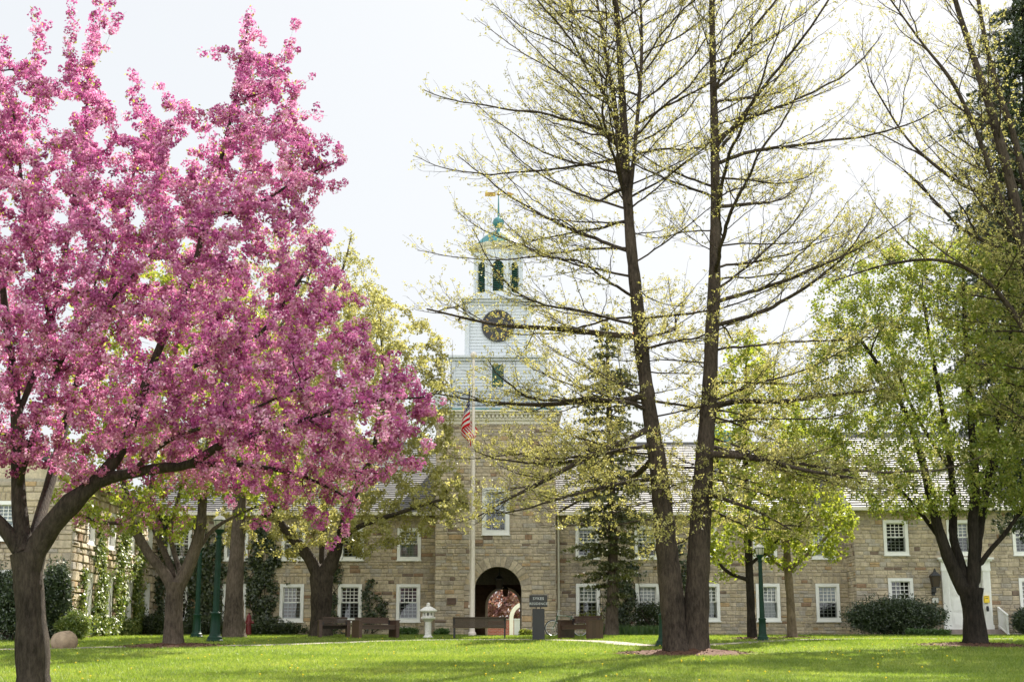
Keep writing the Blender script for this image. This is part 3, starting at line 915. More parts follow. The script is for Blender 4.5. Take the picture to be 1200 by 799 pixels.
# balustrade on the tower head
b_ = MB(); zt0, zt1 = cz+.07, cz+.95
hb = hT-.02
for sx in (-1, 1):
    for sy in (-1, 1):
        b_.box(TCX+sx*hb-.16, TCX+sx*hb+.16, TCY+sy*hb-.16, TCY+sy*hb+.16, zt0, zt1+.1); b_.box(TCX+sx*hb-.2, TCX+sx*hb+.2, TCY+sy*hb-.2, TCY+sy*hb+.2, zt1+.1, zt1+.17)
for s_ in (-1, 1):
    for (a, b) in ((zt0, zt0+.12), (zt1-.10, zt1)):
        b_.box(TCX-hb+.16, TCX+hb-.16, TCY+s_*hb-.07, TCY+s_*hb+.07, a, b); b_.box(TCX+s_*hb-.07, TCX+s_*hb+.07, TCY-hb+.16, TCY+hb-.16, a, b)
    for k in range(1, 22):
        u = -hb+.16+(2*hb-.32)*k/22
        b_.lathe([(.035,0),(.055,.12),(.055,.25),(.03,.45),(.035,.66)], (TCX+u, TCY+s_*hb, zt0+.12), 6); b_.lathe([(.035,0),(.055,.12),(.055,.25),(.03,.45),(.035,.66)], (TCX+s_*hb, TCY+u, zt0+.12), 6)
shift(b_).build('balustrade', M['clapboard'], house)
h1 = (X(636,440,61)-X(531,440,61))/2
s1 = MB(); z1a, z1b = cz+.07, zc(417, h1); clap(s1, XA, yc, h1, z1a, z1b-.22)
slab(s1, XA, yc, h1+.10, z1b-.22, z1b-.10); slab(s1, XA, yc, h1+.20, z1b-.10, z1b)
for sx in (-1,1): s1.box(XA+sx*h1-.12, XA+sx*h1+.12, yc-h1-.045, yc-h1+.1, z1a, z1b-.22)
shift(s1).build('belfry_base', M['clapboard'], house)
f1 = Frame((0, yc-h1, 0), (1,0,0), (0,-1,0))
wv = MB(); f1.box(wv, XA-.32, XA+.32, .03, .06, zc(456,h1), zc(425,h1)); wp = wv.build('belfry_window', M['clapboard'], house)
wv = MB(); f1.box(wv, XA-.24, XA+.24, .06, .075, zc(455,h1)+.06, zc(426,h1)-.06); wv.build('belfry_pane', M['louver'], wp)
h2 = (X(620,385,61)-X(547.5,385,61))/2
s2 = MB(); z2b = zc(350, h2)
clap(s2, XA, yc, h2, z1b, z2b-.3)
for sx in (-1,1):
    for sy in (-1,1): s2.box(XA+sx*h2-.1-.0, XA+sx*h2+.1, yc+sy*h2-.1, yc+sy*h2+.1, z1b+.002, z2b-.3)
slab(s2, XA, yc, h2+.07, z2b-.3, z2b-.18); slab(s2, XA, yc, h2+.17, z2b-.18, z2b-.06); slab(s2, XA, yc, h2+.26, z2b-.06, z2b)
shift(s2).build('clock_stage', M['clapboard'], house)
f2 = Frame((0, yc-h2, 0), (1,0,0), (0,-1,0)); ck = zc(382, h2); cr = .66
def disc(mb, fr, u, z, r0, r1, w0, w1, n=40):
    ring = lambda r_, w: [fr(u+r_*math.cos(2*math.pi*i/n), w, z+r_*math.sin(2*math.pi*i/n)) for i in range(n)]
    if r0 <= 0: mb.add(ring(r1, w1), [tuple(range(n))]); mb.add(ring(r1,w0)+ring(r1,w1), [(i,(i+1)%n,n+(i+1)%n,n+i) for i in range(n)])
    else:
        q = ring(r0,w0)+ring(r0,w1)+ring(r1,w1)+ring(r1,w0)
        mb.add(q, [(a*n+i, a*n+(i+1)%n, (a+1)*n+(i+1)%n, (a+1)*n+i) for a in range(3) for i in range(n)])
k_ = MB(); disc(k_, f2, XA, ck, 0, cr, 0, .06); clock = k_.build('clock', M['black'], house)
k_ = MB(); disc(k_, f2, XA, ck, cr-.01, cr+.06, 0, .09)
k_.build('clock_rim', M['black'], clock)
for i in range(12):
    k_ = MB()
    a = 2*math.pi*i/12; r0, r1 = cr*.74, cr*.92; w_ = .022 if i % 3 else .034
    d = np.array((math.cos(a), math.sin(a))); t = np.array((-d[1], d[0]))*w_
    q = [f2(XA+p[0], w, ck+p[1]) for w in (.06,.068) for p in (d*r0-t, d*r1-t, d*r1+t, d*r0+t)]
    k_.add(q, [(4,5,6,7),(0,1,5,4),(1,2,6,5),(2,3,7,6),(3,0,4,7)]); k_.build('hour_mark', M['gold'], clock)
for (a, L, w_) in ((R(62), .42, .03), (R(-35), .56, .02)):
    k_ = MB(); d = np.array((math.cos(a), math.sin(a))); t = np.array((-d[1], d[0]))*w_
    q = [f2(XA+p[0], w, ck+p[1]) for w in (.072,.08+w_*.2) for p in (-d*.1-t, d*L-t*.3, d*L+t*.3, -d*.1+t)]
    k_.add(q, [(4,5,6,7),(0,1,5,4),(1,2,6,5),(2,3,7,6),(3,0,4,7)]); k_.build('clock_hand', M['gold'], clock)
# octagonal belfry
h3 = (X(612,320,61)-X(555,320,61))/2; z3a, z3b = z2b, zc(292, h3)
bl_, lv = MB(), MB()
ap = h3; sd = 2*h3*math.tan(math.pi/8)
for k in range(8):
    a = -math.pi/2 + k*math.pi/4
    Nn = np.array((math.cos(a), math.sin(a), 0)); U = np.array((-Nn[1], Nn[0], 0))
    fo_ = Frame(np.array((XA, yc, 0))+Nn*ap, U, Nn)
    zs, zb0 = zc(311, h3), zc(341, h3)
    arch_face(bl_, fo_, -sd/2, sd/2, z3a, z3b, 0, sd*.27, zs, zb0, .12, 12)
    fo_.box(bl_, -sd/2-.01, sd/2+.01, .0, .05, z3a, z3a+.25); fo_.box(bl_, -sd/2, -sd/2+.09, .0, .03, z3a+.25, z3b); fo_.box(bl_, sd/2-.09, sd/2, .0, .03, z3a+.25, z3b)
    z = zb0
    while z < zs+sd*.27-.06:
        hw_ = sd*.27 if z < zs else math.sqrt(max(.001, (sd*.27)**2-(z-zs)**2))
        p = [fo_(u, w, zz_) for (u, w, zz_) in ((-hw_,-.03,z),(hw_,-.03,z),(hw_,-.13,z+.11),(-hw_,-.13,z+.11))]
        lv.add(p, [(0,1,2,3)]); z += .10
bl_.build('belfry', M['clapboard'], house); lv.build('louver', M['louver'], house)
e = MB(); e.lathe([(h3*1.05,0),(h3*1.12,.06),(h3*1.12,.12),(h3*1.22,.18),(h3*1.27,.26),(h3*1.27,.31)], np.array((XA,yc,z3b))-HOFF, 8, False, math.pi/8); e.build('belfry_cornice', M['cream'], house)
dz0 = z3b+.31; dzt = zc(268, .3); H = dzt-dz0
d_ = MB(); r0 = h3*1.02
d_.lathe([(h3*1.25,0),(r0*1.06,.04)]+[(r0*(.06+.96*(1-t)**.62), .06+H*.90*t) for t in np.linspace(0,1,14)]+[(.09,H)], np.array((XA,yc,dz0))-HOFF, 16, True, math.pi/8); d_.build('dome', M['copper'], house)
f_ = MB(); zb1 = zc(263,.1)
f_.lathe([(.08,0),(.06,.12),(.2,.2)]+[(.26*math.sin(t), .42-.24*math.cos(t)) for t in np.linspace(.4,math.pi-.1,9)]+[(.05,.72),(.02,zc(224,.1)-zb1+.1)], np.array((XA,yc,dz0+H-.03))-HOFF, 14); fin = f_.build('finial', M['copper'], house)
v_ = MB(); zv = zc(227,.1); xx = XA-HOFF[0]; yy = yc-HOFF[1]; zz0 = zv-HOFF[2]
v_.tube([(xx-.55,yy,zz0),(xx+.6,yy,zz0)], .022, 6)
v_.box(xx-.62,xx-.14,yy-.012,yy+.012,zz0-.10,zz0+.10); v_.add([(xx+.4,yy-.012,zz0-.13),(xx+.75,yy-.012,zz0),(xx+.4,yy-.012,zz0+.13),(xx+.4,yy+.012,zz0-.13),(xx+.75,yy+.012,zz0),(xx+.4,yy+.012,zz0+.13)], [(0,1,2),(5,4,3),(0,3,4,1),(1,4,5,2),(2,5,3,0)])
v_.lathe([(0,0),(.07,.05),(.07,.1),(0,.16)], (xx,yy,zz0-.08), 10); v_.tube([(xx,yy,zz0-1.2),(xx,yy,zz0+.25)], .02, 6)
v_.build('weather_vane', M['gold'], house)
# ------------------------------------------------------------------ plaque and passage lanterns
mb = MB(); tf.box(mb, X(524,704,YT), X(534.5,704,YT), .03, .075, Z(708,YT), Z(700.3,YT)); mb.build('plaque', M['bronze'], house)
dp = MB()                                          # downpipe at the tower corner
dp.tube([(TW1+.14-HOFF[0], Yf-.16-HOFF[1], GZ_-HOFF[2]), (TW1+.14-HOFF[0], Yf-.16-HOFF[1], EAVE-.1-HOFF[2])], .05, 8)
dp.build('downpipe', M['cream'], house)

def lantern_shape(parent, s, hang=0.0):
    """tapered four-sided lantern, its middle at the origin"""
    fr_, gl = MB(), MB()
    a, b, h = .17*s, .25*s, .30*s
    gl.add([(-a,-a,-h),(a,-a,-h),(a,a,-h),(-a,a,-h),(-b,-b,h),(b,-b,h),(b,b,h),(-b,b,h)], [(0,1,5,4),(1,2,6,5),(2,3,7,6),(3,0,4,7)])
    for sx in (-1,1):
        for sy in (-1,1): fr_.tube([(sx*a,sy*a,-h),(sx*b,sy*b,h)], .018*s, 5)
    fr_.box(-a-.02*s,a+.02*s,-a-.02*s,a+.02*s,-h-.05*s,-h)
    fr_.lathe([(b*1.55,h),(b*1.55,h+.03*s),(b*.9,h+.16*s),(b*.35,h+.26*s),(b*.35,h+.33*s),(.05*s,h+.36*s),(.06*s,h+.42*s),(0,h+.46*s)], (0,0,0), 4, False, math.pi/4)
    if hang: fr_.tube([(0,0,h+.45*s),(0,0,h+.45*s+hang)], .012, 6)
    gl.build('lantern_glass', M['old_glass'], parent); fr_.build('lantern_frame', M['black'], parent)
t_ = NT('smoky_glass')
a_ = t_.N('BsdfTransparent'); a_.inputs['Color'].default_value = (.35,.31,.25,1); b_ = t_.N('BsdfDiffuse'); b_.inputs['Color'].default_value = (.16,.13,.10,1)
c_ = t_.N('MixShader'); c_.inputs[0].default_value = .45; t_.link(a_.outputs[0], c_.inputs[1]); t_.link(b_.outputs[0], c_.inputs[2]); t_.link(c_.outputs[0], t_.out.inputs['Surface'])
M['old_glass'] = t_.m
for (px, py, Y, s, lab) in ((585, 684, 62.0, .66, 'larger black lantern hanging near the front of the archway vault'), (592.3, 694, 67.0, .52, 'smaller black lantern hanging deeper inside the archway passage')):
    p = P(px, py, Y); t = thing('hanging_lantern', lab, 'lantern', p, 0, 'lanterns hanging in the archway')
    top = AZS+PW*.95-p[2]; lantern_shape(t, s, max(.2, top-.75*s-.02))
p = P(1096, 681, YR-.42); t = thing('wall_lantern', 'dark tapered lantern on the stone wall left of the white door', 'lantern', p); lantern_shape(t, .72)
mb = MB(); mb.tube([(0,0,-.25),(0,.0,-.42),(0,.2,-.46),(0,.40,-.40)], .028, 8); mb.box(-.07,.07,.34,.40,-.55,-.25); mb.build('bracket', M['black'], t)
p = P(1096, 703, YR-.05); t = thing('wall_notice', 'small pale notice plate on the stone wall under the wall lantern', 'sign', p)
mb = MB(); mb.box(-.13,.13,-.02,.015,-.10,.10,bev=.008); mb.build('plate', M['lantern_stone'], t); mb = MB(); mb.box(-.145,.145,.0,.022,-.115,.115); mb.build('backing', M['black'], t)
p = P(1156, 702, YR-.20); t = thing('mailbox', 'small yellow box fixed to the right pilaster of the white door', 'mailbox', p)
mb = MB(); mb.box(-.11,.11,-.06,.06,-.14,.12,bev=.02); mb.build('body', M['yellow'], t); mb = MB(); mb.box(-.115,.115,-.075,.06,.125,.155,bev=.01); mb.build('lid', M['yellow'], t); mb = MB(); mb.box(-.06,.06,-.066,-.058,.03,.05); mb.build('slot', M['black'], t)
mb = MB(); mb.lathe([(0,0),(.05,0),(.06,.1),(.05,.2),(0,.22)], (.02,-.02,-.48), 10); mb.build('door_bell', M['black'], t)

# ------------------------------------------------------------------ street lamps
def lamp_proto(H, label):
    t = thing('street_lamp', label, 'street lamp', (0,0,0), 0, 'dark green street lamps on the lawn')
    k = H/4.1
    mb = MB(); mb.lathe([(.27*k,-.1),(.27*k,.06*k),(.24*k,.09*k),(.235*k,.16*k),(.19*k,.20*k),(.165*k,.30*k),(.155*k,.62*k),(.15*k,.86*k),(.165*k,.88*k),(.165*k,.92*k),(.12*k,.96*k)], (0,0,0), 20); mb.build('base', M['lamp_green'], t)
    mb = MB(); mb.lathe([(.108*k,.95*k),(.098*k,2.2*k),(.082*k,3.3*k)], (0,0,0), 24, True, 0, .10); mb.build('post', M['lamp_green'], t)
    mb = MB(); mb.lathe([(.085*k,3.29*k),(.11*k,3.31*k),(.11*k,3.35*k),(.075*k,3.39*k),(.08*k,3.45*k),(.15*k,3.53*k),(.165*k,3.57*k),(.165*k,3.60*k)], (0,0,0), 20); mb.build('collar', M['lamp_green'], t)
    ln = thing('lantern', None, None); del_ = ln; ln.parent = t
    mb = MB(); mb.lathe([(.145*k,3.60*k),(.155*k,3.62*k),(.195*k,3.86*k),(.19*k,3.90*k)], (0,0,0), 20); mb.build('globe', M['opal'], ln)
    mb = MB(); mb.lathe([(.205*k,3.895*k),(.21*k,3.915*k),(.17*k,3.97*k),(.11*k,4.02*k),(.05*k,4.045*k),(.025*k,4.06*k),(.03*k,4.085*k),(0,4.12*k)], (0,0,0), 20); mb.build('cap', M['lantern_stone'], ln)
    mb = MB()
    for j in range(6):
        a = j*math.pi/3; mb.tube([(.15*k*math.cos(a),.15*k*math.sin(a),3.6*k),(.20*k*math.cos(a),.20*k*math.sin(a),3.9*k)], .010*k, 5)
    mb.lathe([(.195*k,3.87*k),(.212*k,3.875*k),(.212*k,3.895*k),(.195*k,3.897*k)], (0,0,0), 20)
    mb.build('cage', M['lamp_green'], ln)
    return t
for (px, py, top, lab) in ((251.5, 752, 602, 'green street lamp standing just left of the straight tree trunk'), (230, 747, 627, 'green street lamp farther back beside the forked flowering trunk'),
                           (894, 750.5, 636, 'green street lamp between the two slim young trees'), (778.5, 757.3, 594, 'green street lamp half hidden behind the double-trunked oak')):
    b = G(px, py); H = P(px, top, b[1])[2]-b[2]
    t = lamp_proto(H, lab); t.location = b

# ------------------------------------------------------------------ benches
def slat_bench(loc, rz, W, H, label):
    t = thing('park_bench', label, 'bench', loc, rz, 'benches along the path')
    hw = W/2; sh = H*.52
    for s in (-1, 1):
        mb = MB(); x = s*(hw-.05)
        mb.tube([(x,-.28,-.05),(x,-.24,sh*.5),(x,-.20,sh),(x,-.30,H*.97)], .028, 8); mb.tube([(x,.26,-.05),(x,.24,sh),(x,.25,sh+.20),(x,.16,sh+.235),(x,-.24,sh+.235)], .028, 8); mb.tube([(x,-.2,sh-.03),(x,.24,sh-.03)], .022, 8)
        mb.build('end_frame', M['black'], t)
        mb = MB(); mb.box(x-.035,x+.035,-.26,.29,sh+.25,sh+.285,bev=.01); mb.build('armrest', M['old_wood'], t)
    mb = MB()
    for k in range(5):
        y = -.17+k*.095; mb.box(-hw,hw,y,y+.08,sh,sh+.03)
    mb.build('seat', M['old_wood'], t)
    mb = MB(); n = 5; bh = (H-sh-.0)/n
    for k in range(n):
        z = sh+.005+k*bh; y = -.225-.012*k
        mb.box(-hw,hw,y-.02,y+.02,z,z+bh-.003)
    mb.box(-hw,hw,-.345,-.265,H,H+.03)
    mb.box(-.03,.03,-.285,-.24,sh-.02,H-.01)
    mb.build('backrest', M['old_wood'], t)
    return t
def panel_bench(loc, rz, W, H, label, ends=(1,1)):
    t = thing('park_bench', label, 'bench', loc, rz, 'benches along the path')
    hw = W/2; sh = .44
    for s in (-1, 1):
        mb = MB(); x0, x1 = (hw, hw+.12) if s > 0 else (-hw-.12, -hw)
        for k in range(4): mb.box(x0,x1,-.34+k*.17,-.34+k*.17+.165,-.06,.60)
        mb.box(x0-.02,x1+.02,-.36,.36,.602,.64)
        mb.build('end_panel', M['bench_wood'], t)
    mb = MB()
    for k in range(5): mb.box(-hw+.003,hw-.003,-.22+k*.105,-.22+k*.105+.095,sh,sh+.04)
    mb.box(-hw+.003,hw-.003,.22,.27,sh-.12,sh-.004)
    mb.build('seat', M['bench_wood'], t)
    mb = MB()
    for k in range(4):
        z = sh+.08+k*(H-sh-.08)/4; y = -.27-.03*k
        mb.box(-hw+.003,hw-.003,y-.025,y+.025,z,z+(H-sh-.08)/4-.004)
    mb.box(-hw+.003,hw-.003,-.42,-.32,H-.003,H+.03)
    mb.build('backrest', M['bench_wood'], t)
    mb = MB()
    for s in (-.5, .5): mb.box(s*W-.03*s-.03,s*W-.03*s+.03,-.30,-.24,sh+.05,H-.05)
    mb.build('back_post', M['black'], t)
    return t
b = G(562, 748.3); slat_bench(b, 0.0, 62.5*b[1]*.98/F, .70, 'dark slatted bench seen from behind in front of the archway')
b = G(391, 747.2); panel_bench(b, R(12), .88, .70, 'brown wooden bench seen from behind under the pale yellow tree')
b = G(440, 748.0); panel_bench(b, R(180+28), 1.28, .70, 'brown wooden bench facing the lawn left of the stone lantern')
b = G(680, 748.4); panel_bench(b, R(180-50), 1.30, .74, 'brown wooden bench in front of the bicycle right of the sign')

# ------------------------------------------------------------------ bicycle
pb = np.array([X(664,742,54.6), 54.6, gz(0,54.6)])
bt = thing('bicycle', 'green bicycle parked on the grass behind the right bench', 'bicycle', pb, R(4))
wr = .31; wb = .52
def bx_wheel(x):
    w = thing('wheel', None, None); w.parent = bt
    mb = MB(); n = 32; vs_, fs = [], []
    for i in range(n):
        a = 2*math.pi*i/n
        for j in range(6):
            b2 = 2*math.pi*j/6; r_ = wr-.018+.018*math.cos(b2)
            vs_.append((x+r_*math.cos(a), .018*math.sin(b2), wr+r_*math.sin(a)))
    for i in range(n):
        for j in range(6): fs.append((i*6+j, ((i+1)%n)*6+j, ((i+1)%n)*6+(j+1)%6, i*6+(j+1)%6))
    mb.add(vs_, fs, True); mb.build('tyre', M['rubber'], w)
    mb = MB(); pts = [(x+(wr-.045)*math.cos(2*math.pi*i/n), 0, wr+(wr-.045)*math.sin(2*math.pi*i/n)) for i in range(n+1)]; mb.tube(pts, .012, 6, False)
    for i in range(14):
        a = 2*math.pi*i/14; mb.tube([(x,.02*(-1)**i,wr),(x+(wr-.05)*math.cos(a),0,wr+(wr-.05)*math.sin(a))], .0035, 4, False)
    mb.tube([(x,-.05,wr),(x,.05,wr)], .025, 8); mb.build('rim', M['steel'], w)
bx_wheel(-wb); bx_wheel(wb)
mb = MB(); BB = (.06,0,.27); ST = (.20,0,.74); HT = (-.34,0,.78); HB = (-.38,0,.62)
for a, b2, r_ in ((BB,ST,.017),(ST,HT,.016),(HB,BB,.02),(HT,HB,.02)): mb.tube([a,b2], r_, 8)
for y in (-.05,.05): mb.tube([BB,(wb,y,wr)], .011, 6); mb.tube([ST,(wb,y,wr)], .009, 6); mb.tube([HB,(-.42,y,.5),(-wb,y,wr)], .012, 6)
mb.build('frame', M['bike'], bt)
mb = MB(); mb.tube([ST,(.23,0,.84)], .013, 6); mb.add([(.12,-.03,.86),(.36,-.07,.86),(.38,0,.87),(.36,.07,.86),(.12,.03,.86),(.12,0,.89),(.34,0,.90)], [(0,1,6,5),(1,2,6),(2,3,6),(3,4,5,6),(4,3,2,1,0),(0,5,4)]); mb.build('saddle', M['black'], bt)
mb = MB(); mb.tube([HT,(-.31,0,.92)], .014, 6); mb.tube([(-.22,-.27,.95),(-.30,-.16,.96),(-.32,0,.92),(-.30,.16,.96),(-.22,.27,.95)], .012, 6); mb.build('handlebar', M['steel'], bt)
mb = MB(); mb.lathe([(.09,-.004),(.09,.004)], (0,0,0), 20); mb.v = [(v[0]+.06, v[2]-.05, v[1]+.27) for v in mb.v]; mb.tube([(.06,-.06,.27),(.16,-.06,.17),(.16,-.12,.17)], .01, 5); mb.tube([(.06,.03,.27),(-.04,.06,.37),(-.04,.12,.37)], .01, 5); mb.build('crank', M['steel'], bt)

# ------------------------------------------------------------------ stone lantern
b = G(501.5, 747.6); sc_ = 40.5*b[1]*.98/F/1.30
t = thing('stone_lantern', 'pale stone garden lantern with a domed cap beside the tower', 'stone lantern', b)
mb = MB(); mb.lathe([(.20,-.1),(.20,.05),(.165,.07),(.14,.10),(.125,.12),(.12,.60),(.15,.63),(.18,.66)], (0,0,0), 12, False); mb.build('pillar', M['lantern_stone'], t)
mb = MB(); mb.lathe([(.15,.66),(.27,.71),(.29,.74),(.29,.79),(.24,.80)], (0,0,0), 8, False, math.pi/8); mb.build('platform', M['lantern_stone'], t)
mb = MB()
for s in range(8):
    a = math.pi/4*s; mb.tube([(.18*math.cos(a+.39),.18*math.sin(a+.39),.795),(.18*math.cos(a+.39),.18*math.sin(a+.39),.985)], .042, 6)
mb.lathe([(.20,.795),(.20,.84)], (0,0,0), 8, False, math.pi/8); mb.lathe([(.20,.94),(.20,.985)], (0,0,0), 8, False, math.pi/8); mb.build('fire_box', M['lantern_stone'], t)
mb = MB(); mb.lathe([(.14,.80),(.14,.98)], (0,0,0), 8, False); mb.build('fire_box_core', M['interior'], t)
mb = MB(); mb.lathe([(.30,.975),(.33,1.0),(.325,1.04),(.25,1.10),(.15,1.16),(.08,1.18)], (0,0,0), 24); mb.build('roof_cap', M['lantern_stone'], t)
mb = MB(); mb.lathe([(.07,1.17),(.085,1.20),(.06,1.22),(.075,1.26),(.05,1.31),(0,1.33)], (0,0,0), 14); mb.build('finial', M['lantern_stone'], t)
t.scale = (sc_, sc_, sc_)

# ------------------------------------------------------------------ sign
def text_mesh(name, body, size, mat, parent, loc, rot, align='CENTER', depth=.006):
    cu = bpy.data.curves.new(name, 'FONT'); cu.body = body; cu.size = size; cu.extrude = depth; cu.align_x = align; cu.align_y = 'CENTER'; cu.space_character = 1.12
    o = bpy.data.objects.new(name, cu); COL.objects.link(o)
    dg = bpy.context.evaluated_depsgraph_get(); me = bpy.data.meshes.new_from_object(o.evaluated_get(dg))
    bpy.data.objects.remove(o); me.materials.clear(); me.materials.append(mat)
    o = bpy.data.objects.new(name, me); COL.objects.link(o); o.parent = parent; o.location = loc; o.rotation_euler = rot; return o
b = G(631, 750); k = b[1]*.98/F
t = thing('residence_sign', 'charcoal post sign with pale capital letters right of the archway', 'sign', b)
zt = lambda py: P(631, py, b[1])[2]-b[2]
mb = MB(); mb.box(-7*k,7.2*k,-.09,.09,-.1,zt(713),bev=.008); mb.build('post', M['sign'], t)
mb = MB(); mb.box(-10.6*k,10.6*k,-.12,-.04,zt(711),zt(697),bev=.006); mb.build('panel', M['sign'], t)
mb = MB(); mb.box(-3*k,-2*k,-.05,.0,zt(713)-.1,zt(705)); mb.box(2*k,3*k,-.05,.0,zt(713)-.1,zt(705)); mb.build('bracket', M['black'], t)
text_mesh('lettering', 'SYKES', .125, M['lettering'], t, (0,-.121,zt(701.2)), (math.pi/2,0,0)); text_mesh('lettering', 'RESIDENCE', .108, M['lettering'], t, (0,-.121,zt(707.2)), (math.pi/2,0,0))

# ------------------------------------------------------------------ flagpole and flag
b = G(553.3, 748); b = np.array([P(553.3, 740, 57.3)[0], 57.3, float(gz(0,57.3))])
t = thing('flagpole', 'tall pale flagpole with a ball top in front of the stone tower', 'flagpole', b)
H = P(553.5, 421, 57.3)[2]-b[2]
mb = MB(); mb.lathe([(.16,-.1),(.16,.12),(.12,.16),(.105,.22),(.10,2.5),(.085,H*.6),(.05,H)], (0,0,0), 16); mb.build('pole', M['flagpole'], t)
mb = MB(); mb.lathe([(.02,H-.02),(.05,H+.02),(.12,H+.10),(.14,H+.18),(.12,H+.26),(.05,H+.31),(0,H+.33)], (0,0,0), 14); mb.build('ball', M['flagpole'], t)
mb = MB(); mb.tube([(-.13,-.02,1.2),(-.12,-.02,H-.1)], .008, 5); mb.box(-.16,-.09,-.05,.02,1.1,1.2); mb.build('halyard', M['flagpole'], t)
def flag_mat():
    tt = NT('flag_cloth')
    u = tt.N('Attribute', attribute_name='fu').outputs['Fac']; v = tt.N('Attribute', attribute_name='fv').outputs['Fac']
    def mth(op, a, b=None):
        n_ = tt.N('Math', operation=op)
        for i_, q in enumerate((a, b)):
            if q is None: continue
            if isinstance(q, (int, float)): n_.inputs[i_].default_value = q
            else: tt.link(q, n_.inputs[i_])
        return n_.outputs[0]
    stripe = mth('MODULO', mth('FLOOR', mth('MULTIPLY', v, 13)), 2)      # 0 = red from the top
    c = tt.mix(stripe, (.62,.015,.03), (.80,.79,.77))
    inx = mth('LESS_THAN', u, .4); iny = mth('LESS_THAN', v, 7/13); inc = mth('MULTIPLY', inx, iny)
    # stars: staggered white dots
    fx = mth('FRACT', mth('MULTIPLY', u, 6/.4)); fy = mth('FRACT', mth('MULTIPLY', v, 5/(7/13)))
    dx = mth('SUBTRACT', fx, .5); dy = mth('SUBTRACT', fy, .5)
    dd = mth('ADD', mth('MULTIPLY', dx, dx), mth('MULTIPLY', dy, dy)); st_ = mth('LESS_THAN', dd, .07)
    c = tt.mix(inc, c, tt.mix(st_, (.012,.022,.11), (.8,.8,.8)))
    d = tt.N('BsdfDiffuse'); tt.link(c, d.inputs[0]); r_ = tt.N('BsdfTranslucent'); tt.link(c, r_.inputs[0])
    mx = tt.N('MixShader'); mx.inputs[0].default_value = .4; tt.link(d.outputs[0], mx.inputs[1]); tt.link(r_.outputs[0], mx.inputs[2]); tt.link(mx.outputs[0], tt.out.inputs[0]); return tt.m
nu, nv = 70, 40
U, V = np.meshgrid(np.linspace(0,1,nu), np.linspace(0,1,nv))
hoist, fly = 1.5, 2.5
zt_f = P(553, 455, 57.3)[2]
# limp cloth: the fly gathers and falls almost straight down beside the pole
fold = np.sin(U*9 + V*3.2)*.10*U**.5 + np.sin(U*4-V*6)*.05*U
px_ = -.14 + 1.3*(-.30*(1-np.exp(-U*3.0)) - .16*U*np.cos(V*2.5) + .17*np.sin(U*7+V*2)*U**.6 + .22*V*(1-V)*U + .62*np.clip((1-V)*U-.08,0,1))
pz_ = -V*hoist*(1-.25*U) - U*fly*(.30+.38*U*(1-.25*V))
py_ = -.02 + fold*1.3 + .10*np.cos(U*11)*U**.5
fv_ = np.stack([b[0]+px_, b[1]+py_, zt_f+pz_], -1).reshape(-1,3)
ii = np.arange(nv-1)[:,None]*nu+np.arange(nu-1)[None,:]
ff = np.stack([ii,ii+1,ii+1+nu,ii+nu],-1).reshape(-1,4)
o = np_mesh('flag', fv_-fv_[0], ff, flag_mat(), smooth=True, loc=fv_[0], attr={'fu': U.ravel(), 'fv': V.ravel()})
tag(o, 'limp red white and blue striped flag with stars on the flagpole', 'flag')

# ------------------------------------------------------------------ standpipe, boulder
b = G(291, 744)
t = thing('fire_hydrant', 'slim red fire hydrant beside the straight tree trunk', 'fire hydrant', b)
mb = MB(); mb.lathe([(.15,-.1),(.15,.05),(.105,.07),(.10,.55),(.125,.56),(.125,.60),(.10,.62),(.10,.70),(.07,.76)], (0,0,0), 14); mb.build('barrel', M['red'], t)
mb = MB(); mb.lathe([(.09,.74),(.09,.78),(.05,.83),(.03,.84),(.03,.90),(0,.90)], (0,0,0), 8); mb.build('cap', M['red'], t)
mb = MB(); mb.tube([(-.2,0,.52),(.2,0,.52)], .05, 10); mb.tube([(0,-.2,.50),(0,0,.50)], .06, 10); mb.build('outlet', M['red'], t)
def boulder(c, sx, sy, sz, label):
    n_, m_ = 48, 28; r_ = np.random.default_rng(4)
    th = np.linspace(0,2*np.pi,n_,endpoint=False); ph = np.linspace(.02,np.pi-.02,m_)
    T, Pp = np.meshgrid(th, ph); d = np.stack([np.cos(T)*np.sin(Pp), np.sin(T)*np.sin(Pp), np.cos(Pp)],-1)
    q = 1+.0*T
    for k in range(22):
        w = r_.normal(size=3); w /= np.linalg.norm(w); h = r_.uniform(.88,1.06)
        q = np.minimum(q, np.where(d@w > .05, h/np.maximum(d@w,.05), 9))
    q = q*(1+.012*np.sin(d[...,0]*23+d[...,2]*17)*np.sin(d[...,1]*19))
    v = d*q[...,None]*np.array([sx,sy,sz]); v[...,2] = np.maximum(v[...,2], -sz*.9)
    ii = np.arange(m_-1)[:,None]*n_; jj = np.arange(n_)[None,:]
    f = np.stack([ii+jj, ii+(jj+1)%n_, ii+n_+(jj+1)%n_, ii+n_+jj],-1).reshape(-1,4)
    o = np_mesh('boulder', v.reshape(-1,3), f[:, ::-1], M['boulder'], smooth=True, loc=c, rnd=np.zeros(len(f)))
    tag(o, label, 'boulder'); return o
b = G(70, 760); k = b[1]*.98/F
boulder(b+np.array([0,.35,.19]), 15.5*k, .40, 14.0*k, 'rounded tan boulder on the grass right of the near trunk')
b = G(583, 751)

